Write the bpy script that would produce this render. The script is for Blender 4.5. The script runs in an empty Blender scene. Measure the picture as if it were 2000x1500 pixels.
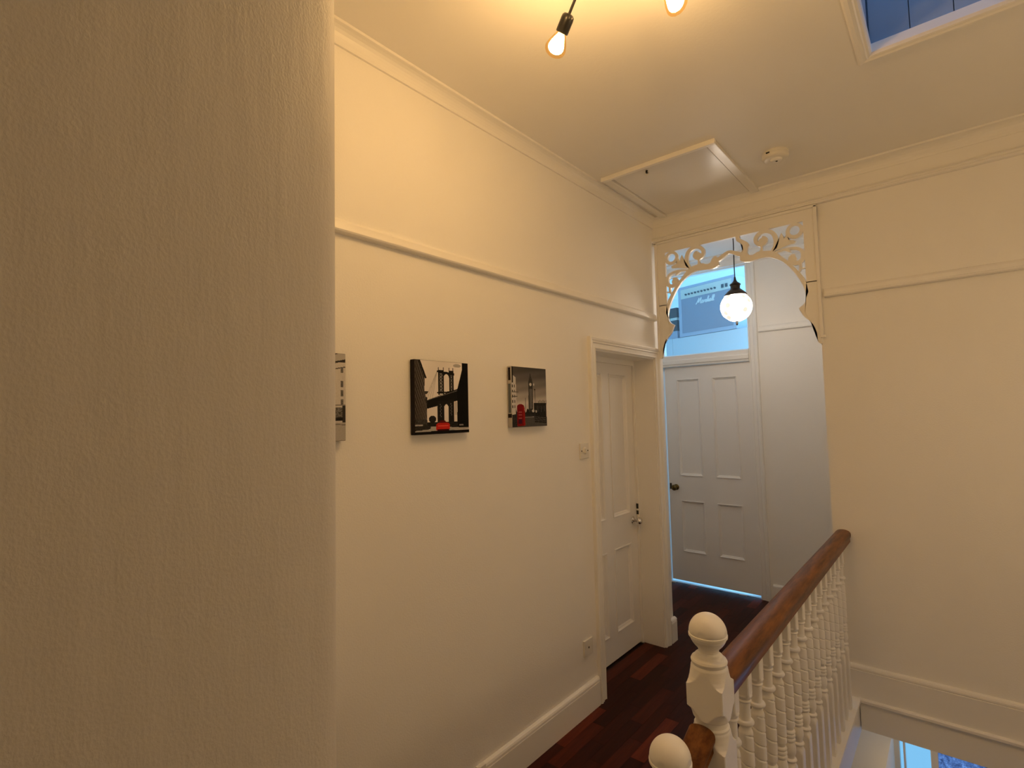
import bpy, bmesh, math, random
import numpy as np
from mathutils import Vector, Matrix

random.seed(7)
rng = np.random.default_rng(7)
SC = bpy.context.scene
COL = SC.collection
PI = math.pi

# ---------------------------------------------------------------- camera
CAMP = Vector((1.6, 0.0, 1.605))
yaw, pitch, roll, FPX = 0.701235, 0.060015, -0.023280, 1019.32
fw = Vector((-math.sin(yaw)*math.cos(pitch), math.cos(yaw)*math.cos(pitch), math.sin(pitch)))
rt = Vector((math.cos(yaw), math.sin(yaw), 0))
up = rt.cross(fw)
rt2 = rt*math.cos(roll) + up*math.sin(roll)
up2 = -rt*math.sin(roll) + up*math.cos(roll)
cam_d = bpy.data.cameras.new('camera')
cam_d.sensor_width = 36.0
cam_d.lens = 36.0*FPX/2000.0
cam_d.clip_start = 0.02
cam = bpy.data.objects.new('camera', cam_d)
COL.objects.link(cam)
m3 = Matrix((rt2, up2, -fw)).transposed()
cam.matrix_world = Matrix.Translation(CAMP) @ m3.to_4x4()
SC.camera = cam

# ---------------------------------------------------------------- world, exposure
SC.view_settings.view_transform = 'Standard'
SC.view_settings.look = 'None'
SC.view_settings.gamma = 1.0
SC.view_settings.use_curve_mapping = False
SC.view_settings.exposure = 0.0
SKY = (0.22, 0.52, 1.0)
SKY_S = 1.7
w = bpy.data.worlds.new('dusk_sky')
SC.world = w
w.use_nodes = True
w.node_tree.nodes['Background'].inputs[0].default_value = (*SKY, 1)
w.node_tree.nodes['Background'].inputs[1].default_value = SKY_S
try:
    SC.cycles.diffuse_bounces = 7
    SC.cycles.use_adaptive_sampling = True
    SC.cycles.adaptive_threshold = 0.05
    SC.cycles.adaptive_min_samples = 32
    SC.cycles.max_bounces = 10
    SC.cycles.transparent_max_bounces = 16
    SC.cycles.sample_clamp_indirect = 6.0
    SC.cycles.caustics_reflective = False
    SC.cycles.caustics_refractive = False
except Exception:
    pass
BULB_L = 175.0                 # radiance of a glowing filament core
BULB_C = (1.0, 0.665, 0.335)
PEND_L = 46.0
FILL_C = (1.0, 0.70, 0.36)
FILL_L = 21.0              # added fill lamps out of view: stairwell globe and hall bowl
PEND_C = (1.0, 0.84, 0.68)

# daylight coming in through the window of the far room
ld = bpy.data.lights.new('window_daylight', 'AREA')
ld.shape = 'RECTANGLE'; ld.size = 1.3; ld.size_y = 1.9
ld.energy = 112; ld.color = (0.25, 0.62, 1.0)
lo = bpy.data.objects.new('window_daylight', ld)
COL.objects.link(lo)
lo.location = (1.55, 6.2, 1.75)
lo.rotation_euler = (0, math.radians(90), 0)     # shines towards -X

# ---------------------------------------------------------------- materials
MATS = {}
def new_mat(name):
    m = bpy.data.materials.new(name); m.use_nodes = True
    n = m.node_tree.nodes; l = m.node_tree.links
    return m, n, l, n['Principled BSDF']

def paint(name, col, rough=0.5, bump=0.0, scale=60, var=0.03, stretch=(1, 1, 1), detail=4, spec=0.5, dist=0.004):
    m, n, l, p = new_mat(name)
    tc = n.new('ShaderNodeTexCoord'); mp = n.new('ShaderNodeMapping')
    mp.inputs['Scale'].default_value = stretch
    l.new(tc.outputs['Object'], mp.inputs[0])
    no = n.new('ShaderNodeTexNoise'); no.inputs['Scale'].default_value = 2.3; no.inputs['Detail'].default_value = 3
    l.new(mp.outputs[0], no.inputs['Vector'])
    mx = n.new('ShaderNodeMix'); mx.data_type = 'RGBA'
    a = [c*(1-var) for c in col]; b = [min(1, c*(1+var)) for c in col]
    mx.inputs['A'].default_value = (*a, 1); mx.inputs['B'].default_value = (*b, 1)
    l.new(no.outputs[0], mx.inputs['Factor'])
    l.new(mx.outputs['Result'], p.inputs['Base Color'])
    p.inputs['Roughness'].default_value = rough
    p.inputs['Specular IOR Level'].default_value = spec
    if bump > 0:
        nb = n.new('ShaderNodeTexNoise'); nb.inputs['Scale'].default_value = scale; nb.inputs['Detail'].default_value = detail
        l.new(mp.outputs[0], nb.inputs['Vector'])
        bp = n.new('ShaderNodeBump'); bp.inputs['Strength'].default_value = bump; bp.inputs['Distance'].default_value = dist
        l.new(nb.outputs[0], bp.inputs['Height'])
        l.new(bp.outputs[0], p.inputs['Normal'])
    MATS[name] = m
    return m

WALL_C = (0.91, 0.895, 0.86)
paint('wall_paint', WALL_C, 0.62, 0.22, 150, 0.02)
paint('ceiling_paint', (0.89, 0.875, 0.845), 0.6, 0.12, 90, 0.02)
paint('trim_paint', (0.90, 0.885, 0.85), 0.36, 0.05, 40, 0.015)
paint('hatch_paint', (0.86, 0.85, 0.83), 0.22, 0.10, 18, 0.02)
paint('door_paint', (0.88, 0.865, 0.84), 0.38, 0.05, 40, 0.015)
paint('baluster_paint', (0.88, 0.865, 0.83), 0.38, 0.05, 60, 0.02)
paint('newel_paint', (0.92, 0.905, 0.87), 0.34, 0.10, 70, 0.02)
paint('plastic', (0.80, 0.78, 0.72), 0.3)
paint('dark_plastic', (0.012, 0.011, 0.010), 0.35)
paint('bronze', (0.03, 0.02, 0.013), 0.35)
paint('wardrobe_paint', (0.82, 0.84, 0.85), 0.4)
paint('amp_cloth', (0.40, 0.42, 0.50), 0.85, 0.3, 300)
paint('amp_vinyl', (0.56, 0.60, 0.70), 0.5, 0.2, 200)
paint('amp_panel', (0.85, 0.85, 0.75), 0.4)
paint('amp_knob', (0.12, 0.14, 0.16), 0.4)
paint('amp_script', (0.95, 0.95, 0.92), 0.4)
paint('dark_card', (0.10, 0.12, 0.13), 0.6)
paint('carpet', (0.42, 0.38, 0.33), 0.95, 0.3, 200)
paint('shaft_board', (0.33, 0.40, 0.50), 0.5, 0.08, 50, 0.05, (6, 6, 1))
paint('floor_base', (0.025, 0.008, 0.006), 0.6)

# near wall: thick roller-textured plaster with runs and blobs
def pier_mat():
    m, n, l, p = new_mat('rough_plaster')
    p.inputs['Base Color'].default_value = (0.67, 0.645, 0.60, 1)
    p.inputs['Roughness'].default_value = 0.55
    tc = n.new('ShaderNodeTexCoord')
    def noise(scale, stretch, detail):
        mp = n.new('ShaderNodeMapping'); mp.inputs['Scale'].default_value = stretch
        l.new(tc.outputs['Object'], mp.inputs[0])
        t = n.new('ShaderNodeTexNoise'); t.inputs['Scale'].default_value = scale; t.inputs['Detail'].default_value = detail
        l.new(mp.outputs[0], t.inputs['Vector'])
        return t
    fine = noise(260, (1, 1, 0.7), 4)
    runs = noise(26, (1, 1, 0.16), 3)
    mid = noise(45, (1, 1, 0.6), 2)
    b1 = n.new('ShaderNodeBump'); b1.inputs['Strength'].default_value = 0.20; b1.inputs['Distance'].default_value = 0.004
    l.new(fine.outputs[0], b1.inputs['Height'])
    b2 = n.new('ShaderNodeBump'); b2.inputs['Strength'].default_value = 0.24; b2.inputs['Distance'].default_value = 0.010
    l.new(runs.outputs[0], b2.inputs['Height']); l.new(b1.outputs[0], b2.inputs['Normal'])
    b3 = n.new('ShaderNodeBump'); b3.inputs['Strength'].default_value = 0.10; b3.inputs['Distance'].default_value = 0.006
    l.new(mid.outputs[0], b3.inputs['Height']); l.new(b2.outputs[0], b3.inputs['Normal'])
    l.new(b3.outputs[0], p.inputs['Normal'])
    MATS['rough_plaster'] = m
pier_mat()

def wood(name, c1, c2, rough, axis_scale, coat=0.0, rnd=False, spec=0.5, coat_r=0.12):
    m, n, l, p = new_mat(name)
    tc = n.new('ShaderNodeTexCoord'); mp = n.new('ShaderNodeMapping')
    mp.inputs['Scale'].default_value = axis_scale
    l.new(tc.outputs['Object'], mp.inputs[0])
    no = n.new('ShaderNodeTexNoise'); no.inputs['Scale'].default_value = 14; no.inputs['Detail'].default_value = 6; no.inputs['Roughness'].default_value = 0.65
    l.new(mp.outputs[0], no.inputs['Vector'])
    rp = n.new('ShaderNodeValToRGB')
    rp.color_ramp.elements[0].position = 0.34; rp.color_ramp.elements[0].color = (*c1, 1)
    rp.color_ramp.elements[1].position = 0.72; rp.color_ramp.elements[1].color = (*c2, 1)
    l.new(no.outputs[0], rp.inputs[0])
    out = rp.outputs[0]
    if rnd:
        oi = n.new('ShaderNodeObjectInfo')
        r2 = n.new('ShaderNodeValToRGB')
        r2.color_ramp.elements[0].color = (0.55, 0.5, 0.5, 1); r2.color_ramp.elements[0].position = 0.0
        r2.color_ramp.elements[1].color = (3.0, 3.4, 3.2, 1); r2.color_ramp.elements[1].position = 1.0
        e = r2.color_ramp.elements.new(0.75); e.color = (1.0, 0.95, 0.95, 1)
        l.new(oi.outputs['Random'], r2.inputs[0])
        mu = n.new('ShaderNodeMix'); mu.data_type = 'RGBA'; mu.blend_type = 'MULTIPLY'; mu.inputs['Factor'].default_value = 1
        l.new(out, mu.inputs['A']); l.new(r2.outputs[0], mu.inputs['B'])
        out = mu.outputs['Result']
    l.new(out, p.inputs['Base Color'])
    p.inputs['Roughness'].default_value = rough
    p.inputs['Coat Weight'].default_value = coat
    p.inputs['Coat Roughness'].default_value = coat_r
    p.inputs['Specular IOR Level'].default_value = spec
    bp = n.new('ShaderNodeBump'); bp.inputs['Strength'].default_value = 0.06; bp.inputs['Distance'].default_value = 0.003
    l.new(no.outputs[0], bp.inputs['Height']); l.new(bp.outputs[0], p.inputs['Normal'])
    MATS[name] = m
wood('handrail_wood', (0.075, 0.022, 0.004), (0.25, 0.088, 0.016), 0.45, (3, 0.35, 3), 0.13, False, 0.2, 0.06)
wood('floor_wood', (0.030, 0.0038, 0.0020), (0.062, 0.010, 0.0040), 0.40, (3, 0.3, 3), 0.0, True, 0.12)

def metal(name, col, rough):
    m, n, l, p = new_mat(name)
    p.inputs['Base Color'].default_value = (*col, 1); p.inputs['Metallic'].default_value = 1.0
    p.inputs['Roughness'].default_value = rough
    MATS[name] = m
metal('chrome', (0.75, 0.72, 0.68), 0.12)
metal('brass', (0.16, 0.12, 0.045), 0.32)

def emit(name, col, strength):
    m = bpy.data.materials.new(name); m.use_nodes = True
    n = m.node_tree.nodes; n.clear()
    o = n.new('ShaderNodeOutputMaterial'); e = n.new('ShaderNodeEmission')
    e.inputs[0].default_value = (*col, 1); e.inputs[1].default_value = strength
    m.node_tree.links.new(e.outputs[0], o.inputs[0])
    MATS[name] = m
emit('filament_glow', BULB_C, BULB_L)
emit('fill_glow', FILL_C, FILL_L)

def clear_glass(name, tint, gloss=0.08, noise=None):
    m = bpy.data.materials.new(name); m.use_nodes = True
    n = m.node_tree.nodes; l = m.node_tree.links; n.clear()
    o = n.new('ShaderNodeOutputMaterial'); mx = n.new('ShaderNodeMixShader')
    t = n.new('ShaderNodeBsdfTransparent'); g = n.new('ShaderNodeBsdfGlossy')
    t.inputs[0].default_value = (*tint, 1); g.inputs['Roughness'].default_value = 0.03
    mx.inputs[0].default_value = gloss
    l.new(t.outputs[0], mx.inputs[1]); l.new(g.outputs[0], mx.inputs[2]); l.new(mx.outputs[0], o.inputs[0])
    if noise:
        tc = n.new('ShaderNodeTexCoord'); no = n.new('ShaderNodeTexNoise')
        no.inputs['Scale'].default_value = noise; no.inputs['Detail'].default_value = 6; no.inputs['Roughness'].default_value = 0.8
        l.new(tc.outputs['Object'], no.inputs['Vector'])
        r = n.new('ShaderNodeValToRGB')
        r.color_ramp.elements[0].position = 0.35; r.color_ramp.elements[0].color = (tint[0]*.45, tint[1]*.45, tint[2]*.55, 1)
        r.color_ramp.elements[1].position = 0.70; r.color_ramp.elements[1].color = (*[min(1, c*1.5) for c in tint], 1)
        l.new(no.outputs[0], r.inputs[0]); l.new(r.outputs[0], t.inputs[0])
    MATS[name] = m
clear_glass('window_glass', (0.97, 0.98, 0.98), 0.04)
clear_glass('bulb_glass', (1.0, 0.86, 0.60), 0.05)
clear_glass('pale_pane', (0.78, 0.82, 0.75), 0.04)
clear_glass('obscured_pane', (0.50, 0.48, 0.53), 0.04, 45)

def globe_mat():
    m = bpy.data.materials.new('etched_globe_glass'); m.use_nodes = True
    n = m.node_tree.nodes; l = m.node_tree.links; n.clear()
    o = n.new('ShaderNodeOutputMaterial'); ad = n.new('ShaderNodeAddShader')
    e = n.new('ShaderNodeEmission'); p = n.new('ShaderNodeBsdfPrincipled')
    p.inputs['Base Color'].default_value = (0.8, 0.78, 0.74, 1); p.inputs['Roughness'].default_value = 0.2
    tc = n.new('ShaderNodeTexCoord')
    # etched band of motifs around the middle: glows a little less where the frosting is cut
    vo = n.new('ShaderNodeTexVoronoi'); vo.inputs['Scale'].default_value = 17
    l.new(tc.outputs['Object'], vo.inputs['Vector'])
    r = n.new('ShaderNodeValToRGB')
    r.color_ramp.elements[0].position = 0.30; r.color_ramp.elements[0].color = (0.019, 0.020, 0.022, 1)
    r.color_ramp.elements[1].position = 0.42; r.color_ramp.elements[1].color = (0.42, 0.42, 0.42, 1)
    l.new(vo.outputs['Distance'], r.inputs[0])
    ml = n.new('ShaderNodeMath'); ml.operation = 'MULTIPLY'; ml.inputs[1].default_value = PEND_L
    l.new(r.outputs[0], ml.inputs[0])
    e.inputs[0].default_value = (*PEND_C, 1); l.new(ml.outputs[0], e.inputs[1])
    l.new(e.outputs[0], ad.inputs[0]); l.new(p.outputs[0], ad.inputs[1]); l.new(ad.outputs[0], o.inputs[0])
    MATS['etched_globe_glass'] = m
globe_mat()

def print_mat():
    m, n, l, p = new_mat('canvas_print_ink')
    a = n.new('ShaderNodeVertexColor'); a.layer_name = 'ink'
    l.new(a.outputs[0], p.inputs['Base Color'])
    p.inputs['Roughness'].default_value = 0.6; p.inputs['Specular IOR Level'].default_value = 0.06
    MATS['canvas_print_ink'] = m
print_mat()
paint('canvas_edge', (0.02, 0.016, 0.016), 0.7, spec=0.1)
paint('canvas_edge_pale', (0.45, 0.42, 0.40), 0.7)

# ---------------------------------------------------------------- mesh helpers
def box(bm, x0, x1, y0, y1, z0, z1):
    v = [bm.verts.new(c) for c in ((x0,y0,z0),(x1,y0,z0),(x1,y1,z0),(x0,y1,z0),(x0,y0,z1),(x1,y0,z1),(x1,y1,z1),(x0,y1,z1))]
    for f in ((0,3,2,1),(4,5,6,7),(0,1,5,4),(1,2,6,5),(2,3,7,6),(3,0,4,7)):
        bm.faces.new([v[i] for i in f])

def prism(bm, prof, path, fn):
    """sweep a closed 2D profile between the stations of path; fn(p2, station) -> xyz"""
    rings = [[bm.verts.new(fn(p, s)) for p in prof] for s in path]
    k = len(prof)
    for a, b in zip(rings, rings[1:]):
        for i in range(k):
            bm.faces.new((a[i], a[(i+1) % k], b[(i+1) % k], b[i]))
    bm.faces.new(rings[0][::-1]); bm.faces.new(rings[-1])

def lathe(bm, prof, seg=32, radf=None, centre=(0, 0, 0), mat=None):
    """prof: list of (r, z)"""
    rings = []
    for r, z in prof:
        ring = []
        for i in range(seg):
            t = 2*PI*(i+0.5)/seg
            rr = radf(r, t, z) if radf else r
            c = Vector((rr*math.cos(t), rr*math.sin(t), z))
            if mat: c = mat @ c
            ring.append(bm.verts.new(c + Vector(centre)))
        rings.append(ring)
    for a, b in zip(rings, rings[1:]):
        for i in range(seg):
            bm.faces.new((a[i], a[(i+1) % seg], b[(i+1) % seg], b[i]))
    bm.faces.new(rings[0][::-1]); bm.faces.new(rings[-1])

def tube(bm, pts, r, seg=10):
    pts = [Vector(p) for p in pts]
    rings = []
    for i, p in enumerate(pts):
        d = (pts[min(i+1, len(pts)-1)] - pts[max(i-1, 0)]).normalized()
        a = d.orthogonal().normalized() if abs(d.z) > 0.95 else d.cross(Vector((0, 0, 1))).normalized()
        b = d.cross(a)
        rr = r[i] if isinstance(r, (list, tuple)) else r
        rings.append([bm.verts.new(p + (a*math.cos(2*PI*k/seg) + b*math.sin(2*PI*k/seg))*rr) for k in range(seg)])
    for a, b in zip(rings, rings[1:]):
        for i in range(seg):
            bm.faces.new((a[i], a[(i+1) % seg], b[(i+1) % seg], b[i]))
    bm.faces.new(rings[0][::-1]); bm.faces.new(rings[-1])

def obj(name, bm, mat, parent=None, smooth=False, bevel=0.0, loc=None, sharp=38):
    bmesh.ops.recalc_face_normals(bm, faces=bm.faces[:])
    me = bpy.data.meshes.new(name)
    bm.to_mesh(me); bm.free()
    me.materials.append(MATS[mat])
    if smooth:
        me.polygons.foreach_set('use_smooth', [True]*len(me.polygons))
        try: me.set_sharp_from_angle(angle=math.radians(sharp))
        except Exception: pass
    o = bpy.data.objects.new(name, me)
    COL.objects.link(o)
    if loc is not None: o.location = loc
    if bevel > 0:
        bv = o.modifiers.new('bevel', 'BEVEL'); bv.width = bevel; bv.segments = 2; bv.limit_method = 'ANGLE'; bv.angle_limit = math.radians(50)
    if parent is not None: o.parent = parent
    return o

def boxes(name, lst, mat, parent=None, bevel=0.0):
    bm = bmesh.new()
    for b in lst: box(bm, *b)
    return obj(name, bm, mat, parent, bevel=bevel)

def tag(o, label, cat, group=None):
    o['label'] = label; o['category'] = cat
    if group: o['group'] = group
    return o
def struct(o, label=None):
    o['kind'] = 'structure'
    if label: o['label'] = label
    return o
def empty(name, loc, rz=0.0):
    o = bpy.data.objects.new(name, None); COL.objects.link(o)
    o.location = loc; o.rotation_euler = (0, 0, rz); o.empty_display_size = 0.05
    return o
def extrude_y(name, prof_xz, y0, y1, mat, parent=None, smooth=False):
    bm = bmesh.new(); prism(bm, prof_xz, (y0, y1), lambda p, s: (p[0], s, p[1]))
    return obj(name, bm, mat, parent, smooth=smooth)
def extrude_x(name, prof_yz, x0, x1, mat, parent=None, smooth=False):
    bm = bmesh.new(); prism(bm, prof_yz, (x0, x1), lambda p, s: (s, p[0], p[1]))
    return obj(name, bm, mat, parent, smooth=smooth)

H = 2.995          # ceiling height
YB = 3.52          # arch wall
YC = 4.80          # far wall of the inner passage
XR = 2.75          # wall on the far side of the stairwell
YK = -1.7          # wall behind
ZL = -2.75         # floor of the storey below

# ================================================================ SETTING
# wall A with the opening of the side door
DA0, DA1, DAZ = 2.655, 3.44, 1.975
struct(boxes('wall_left', [(-0.22, 0, YK, DA0-0.019, ZL, H), (-0.22, 0, DA1+0.019, 3.60, ZL, H), (-0.22, 0, DA0-0.019, DA1+0.019, DAZ+0.019, H), (-0.22, 0, DA0-0.019, DA1+0.019, ZL, -0.20)], 'wall_paint'),
       'long cream wall with the row of canvas prints')
# arch wall
AX = 1.025
struct(boxes('wall_end', [(AX, XR, YB, YB+0.12, -0.165, H), (0, AX, YB, YB+0.12, 2.80, H)], 'wall_paint'),
       'cream wall beside the fretwork arch')
# passage walls
DCX0, DCX1, DCZ = -0.545, 0.262, 2.035
struct(boxes('wall_passage', [(-1.0, DCX0-0.03, YC, YC+0.12, 0, H), (DCX1+0.03, 1.9, YC, YC+0.12, 0, H), (DCX0-0.03, DCX1+0.03, YC, YC+0.12, 2.92, H)], 'wall_paint'),
       'pale wall behind the arch beside the far door')
struct(boxes('wall_passage_side', [(-1.1, -1.0, 3.60, YC+0.12, 0, H), (-1.0, -0.22, 3.50, 3.60, 0, H)], 'wall_paint'))
struct(boxes('wall_passage_right', [(1.9, 2.0, YB+0.12, YC+0.12, 0, H)], 'wall_paint'))
# far room shell with its window in the right-hand wall
RY = 8.0
struct(boxes('wall_room_back', [(-2.2, 1.7, RY, RY+0.1, 0, 3.4)], 'wardrobe_paint'))
struct(boxes('wall_room_left', [(-2.3, -2.2, YC+0.12, RY, 0, 3.4)], 'wardrobe_paint'))
struct(boxes('wall_room_right', [(1.6, 1.7, YC+0.12, 5.5, 0, 3.4), (1.6, 1.7, 6.9, RY, 0, 3.4), (1.6, 1.7, 5.5, 6.9, 0, 0.75), (1.6, 1.7, 5.5, 6.9, 2.75, 3.4)], 'wardrobe_paint'))
struct(boxes('wall_room_front', [(-2.2, -1.0, YC+0.06, YC+0.12, 0, 3.4), (-1.0, 1.7, YC+0.06, YC+0.12, H, 3.4)], 'wardrobe_paint'))
struct(boxes('ceiling_room', [(-2.3, 1.7, YC+0.06, RY+0.1, 3.4, 3.5)], 'wardrobe_paint'))
struct(boxes('floor_room', [(-2.3, 1.7, YC+0.12, RY+0.1, -0.1, 0.0), (DCX0, DCX1, YC+0.021, YC+0.12, -0.011, 0.001)], 'wardrobe_paint'))
# near wall with rounded arris
PX, PY, PS = 0.90, 0.46, 0.084
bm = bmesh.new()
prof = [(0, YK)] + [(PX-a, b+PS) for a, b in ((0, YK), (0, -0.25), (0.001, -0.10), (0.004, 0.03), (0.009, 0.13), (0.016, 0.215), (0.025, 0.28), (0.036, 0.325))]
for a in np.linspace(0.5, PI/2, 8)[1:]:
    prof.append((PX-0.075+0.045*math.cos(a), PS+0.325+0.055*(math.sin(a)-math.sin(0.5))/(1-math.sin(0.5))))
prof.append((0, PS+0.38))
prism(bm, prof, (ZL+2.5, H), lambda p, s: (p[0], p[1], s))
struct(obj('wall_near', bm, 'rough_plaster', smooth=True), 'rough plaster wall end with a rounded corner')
struct(boxes('wall_light_block', [(-0.5, -0.45, 2.4, 3.50, -0.2, 2.3), (-0.5, -0.22, 2.4, 2.45, -0.2, 2.3), (-0.5, -0.22, 2.4, 3.50, 2.25, 2.3), (-0.5, -0.22, 2.4, 3.50, -0.25, -0.19)], 'wall_paint'))  # unseen box added behind the side door to block stray sky light
struct(boxes('wall_right', [(XR, XR+0.1, YK, YC+0.3, ZL, H+0.0)], 'wall_paint'))
struct(boxes('wall_back', [(0, XR, YK-0.1, YK, ZL, H)], 'wall_paint'))

# ceilings: landing with the skylight opening, passage
SX0, SX1, SY0, SY1 = 1.425, 2.45, 1.62, 2.44
cl = struct(boxes('ceiling', [(-0.22, SX0, YK, 3.60, H, H+0.03), (SX1, XR, YK, 3.60, H, H+0.03), (SX0, SX1, YK, SY0, H, H+0.03), (SX0, SX1, SY1, 3.60, H, H+0.03),
                     (-1.1, 2.0, 3.60, YC+0.06, H, H+0.03)], 'ceiling_paint'))

# floors
fl = struct(boxes('floor', [(0, 1.045, 1.60, 3.50, -0.19, -0.012), (-0.22, 1.045, 3.50, YC+0.12, -0.19, -0.012), (-1.1, -0.22, 3.50, YC+0.12, -0.19, -0.012),
                            (1.045, 1.9, YB+0.12, YC+0.12, -0.19, -0.012), (-0.22, 0, DA0, DA1, -0.19, -0.012)], 'floor_base'), 'dark reddish wooden strip floor')
struct(boxes('floor_lower', [(0, XR, YK, 1.29, -0.37, -0.19), (0, 1.045, 1.29, 1.60, -0.37, -0.19)], 'floor_base'))
struct(boxes('floor_hall', [(-0.3, XR, YK, YC+0.3, ZL-0.1, ZL)], 'carpet'))
struct(boxes('wall_stair_side', [(0.90, 1.04, 1.29, 3.50, ZL, -0.19)], 'wall_paint'))
# floor strips (shared meshes, one object each)
SW = 0.0705
def strip_mesh(L):
    bm = bmesh.new(); box(bm, -SW/2+0.0004, SW/2-0.0004, 0.0005, L-0.0005, -0.012, 0.0)
    bmesh.ops.recalc_face_normals(bm, faces=bm.faces[:])
    me = bpy.data.meshes.new('floor_strip'); bm.to_mesh(me); bm.free(); me.materials.append(MATS['floor_wood'])
    return me
SM = {}
def add_strip(x, y, L):
    k = round(L, 3)
    if k not in SM: SM[k] = strip_mesh(k)
    o = bpy.data.objects.new('floor_strip', SM[k]); COL.objects.link(o); o.location = (x, y, 0); o.parent = fl
for i in range(-7, 15):
    x = 0.0 + SW*(i+0.5)
    if x + SW/2 > 1.047: continue
    start = 1.60 if i >= 0 else 3.62
    if -2 <= i < 0: add_strip(x, DA0, DA1-DA0)
    y = start
    first = 0.14 + 0.13*((i*2) % 3) if i >= 0 else 0.2 + 0.1*(i % 3)
    L = first
    while y < YC+0.015:
        e = min(y+L, YC+0.020)
        if e-y > 0.03: add_strip(x, y, e-y)
        y = e; L = 0.40

# ---- mouldings of the setting
cor = [(0, H-0.066), (0.009, H-0.066), (0.0095, H-0.060), (0.010, H-0.050), (0.013, H-0.038), (0.018, H-0.027), (0.026, H-0.018), (0.036, H-0.0125), (0.044, H-0.011), (0.049, H-0.010), (0.050, H), (0, H)]
struct(extrude_y('trim_1', cor, PY-0.05, YB, 'trim_paint'), 'coved cornice along the print wall')
corB = [(YB-a, z) for a, z in cor]
struct(extrude_x('trim_2', [(YB-a*1.35, z) for a, z in cor], 0, XR, 'trim_paint'), 'coved cornice above the arch')
# picture rails
pr = [(0, 2.250), (0.018, 2.250), (0.026, 2.253), (0.029, 2.258), (0.028, 2.264), (0.018, 2.268), (0.015, 2.290), (0.008, 2.300), (0, 2.304)]
struct(extrude_y('trim_3', pr, PY-0.05, YB-0.03, 'trim_paint'), 'picture rail on the print wall')
struct(extrude_x('trim_4', [(YB-a, z+0.003) for a, z in pr], 1.055, XR, 'trim_paint'), 'picture rail right of the arch')
struct(extrude_x('trim_5', [(YC-a, z+0.02) for a, z in pr], DCX1+0.09, 1.9, 'trim_paint'), 'picture rail in the passage')
# frieze band and moulding over the arch
fr = [(YB, 2.818), (YB-0.018, 2.818), (YB-0.026, 2.822), (YB-0.028, 2.829), (YB-0.020, 2.834), (YB-0.018, 2.842), (YB-0.028, 2.846), (YB-0.022, 2.856), (YB-0.010, 2.860), (YB-0.008, H-0.06), (YB, H-0.06)]
struct(extrude_x('trim_6', fr, 0.0, XR, 'trim_paint'), 'frieze board with moulding over the arch')
# cornice of the passage ceiling
struct(extrude_x('trim_7', [(YC-a*1.7, H-(H-z)*1.5) for a, z in cor], -1.0, 1.9, 'trim_paint'), 'passage cornice')
struct(boxes('trim_8', [(-1.0, 1.9, YC-0.012, YC, 2.925, 2.94)], 'trim_paint'), 'passage ceiling bead')

# skirtings
sk = [(0, 0), (0.020, 0), (0.020, 0.126), (0.016, 0.128), (0.016, 0.131), (0.020, 0.133), (0.019, 0.140), (0.015, 0.147), (0.007, 0.151), (0, 0.152)]
s = struct(extrude_y('baseboard_left', sk, 1.615, DA0-0.085, 'trim_paint'), 'cream skirting under the prints')
bm = bmesh.new()   # the skirting steps down with the floor
prism(bm, [(a, b) for a, b in ((0, 0), (0.020, 0), (0.020, 0.030), (0.012, 0.040), (0, 0.042))], (-0.19, 0.153), lambda p, z: (p[0], 1.615+0.030-p[1]*1.0, z))
obj('return_piece', bm, 'trim_paint', s)
extrude_y('lower_run', [(a, b-0.19) for a, b in sk], PY, 1.603, 'trim_paint', s)
sB = struct(extrude_x('baseboard_end', [(YB-a, b*1.16) for a, b in sk], AX+0.004, XR, 'trim_paint'), 'cream skirting along the stairwell wall')
struct(extrude_x('baseboard_passage', [(YC-a, b*0.95) for a, b in sk], DCX1+0.10, 1.9, 'trim_paint'), 'skirting in the passage')
struct(extrude_y('baseboard_return', [(a*1.1, b*1.05) for a, b in sk], YB+0.01, 3.615, 'trim_paint'), 'short skirting past the side door')
# landing edge along the arch wall: nosing and fascia
struct(extrude_x('trim_9', [(YB, -0.022), (YB-0.030, -0.022), (YB-0.036, -0.016), (YB-0.036, -0.004), (YB-0.030, 0.003), (YB, 0.003)], 1.11, XR, 'trim_paint'), 'nosing at landing level')
struct(boxes('trim_10', [(1.11, XR, YB-0.016, YB, -0.168, -0.02)], 'trim_paint'), 'fascia below the nosing')
# string carrying the balusters
st = struct(boxes('trim_11', [(1.045, 1.105, 1.29, YB, -0.19, -0.02)], 'trim_paint'), 'stairwell string under the balusters')
bm = bmesh.new(); prism(bm, [(1.036, -0.02), (1.112, -0.02), (1.118, -0.012), (1.116, 0.0), (1.036, 0.0)], (1.31, YB-0.02), lambda p, s_: (p[0], s_, p[1]))
obj('nosing', bm, 'trim_paint', st)

# ---- door frames
def architrave_prof(wd, th):   # (along, out)
    return [(0, 0), (0, th*0.55), (wd*0.08, th*0.7), (wd*0.16, th*0.55), (wd*0.45, th*0.6), (wd*0.55, th*0.85), (wd*0.62, th*0.75), (wd*0.75, th*0.95), (wd*0.9, th), (wd, th*0.85), (wd, 0)]
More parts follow.
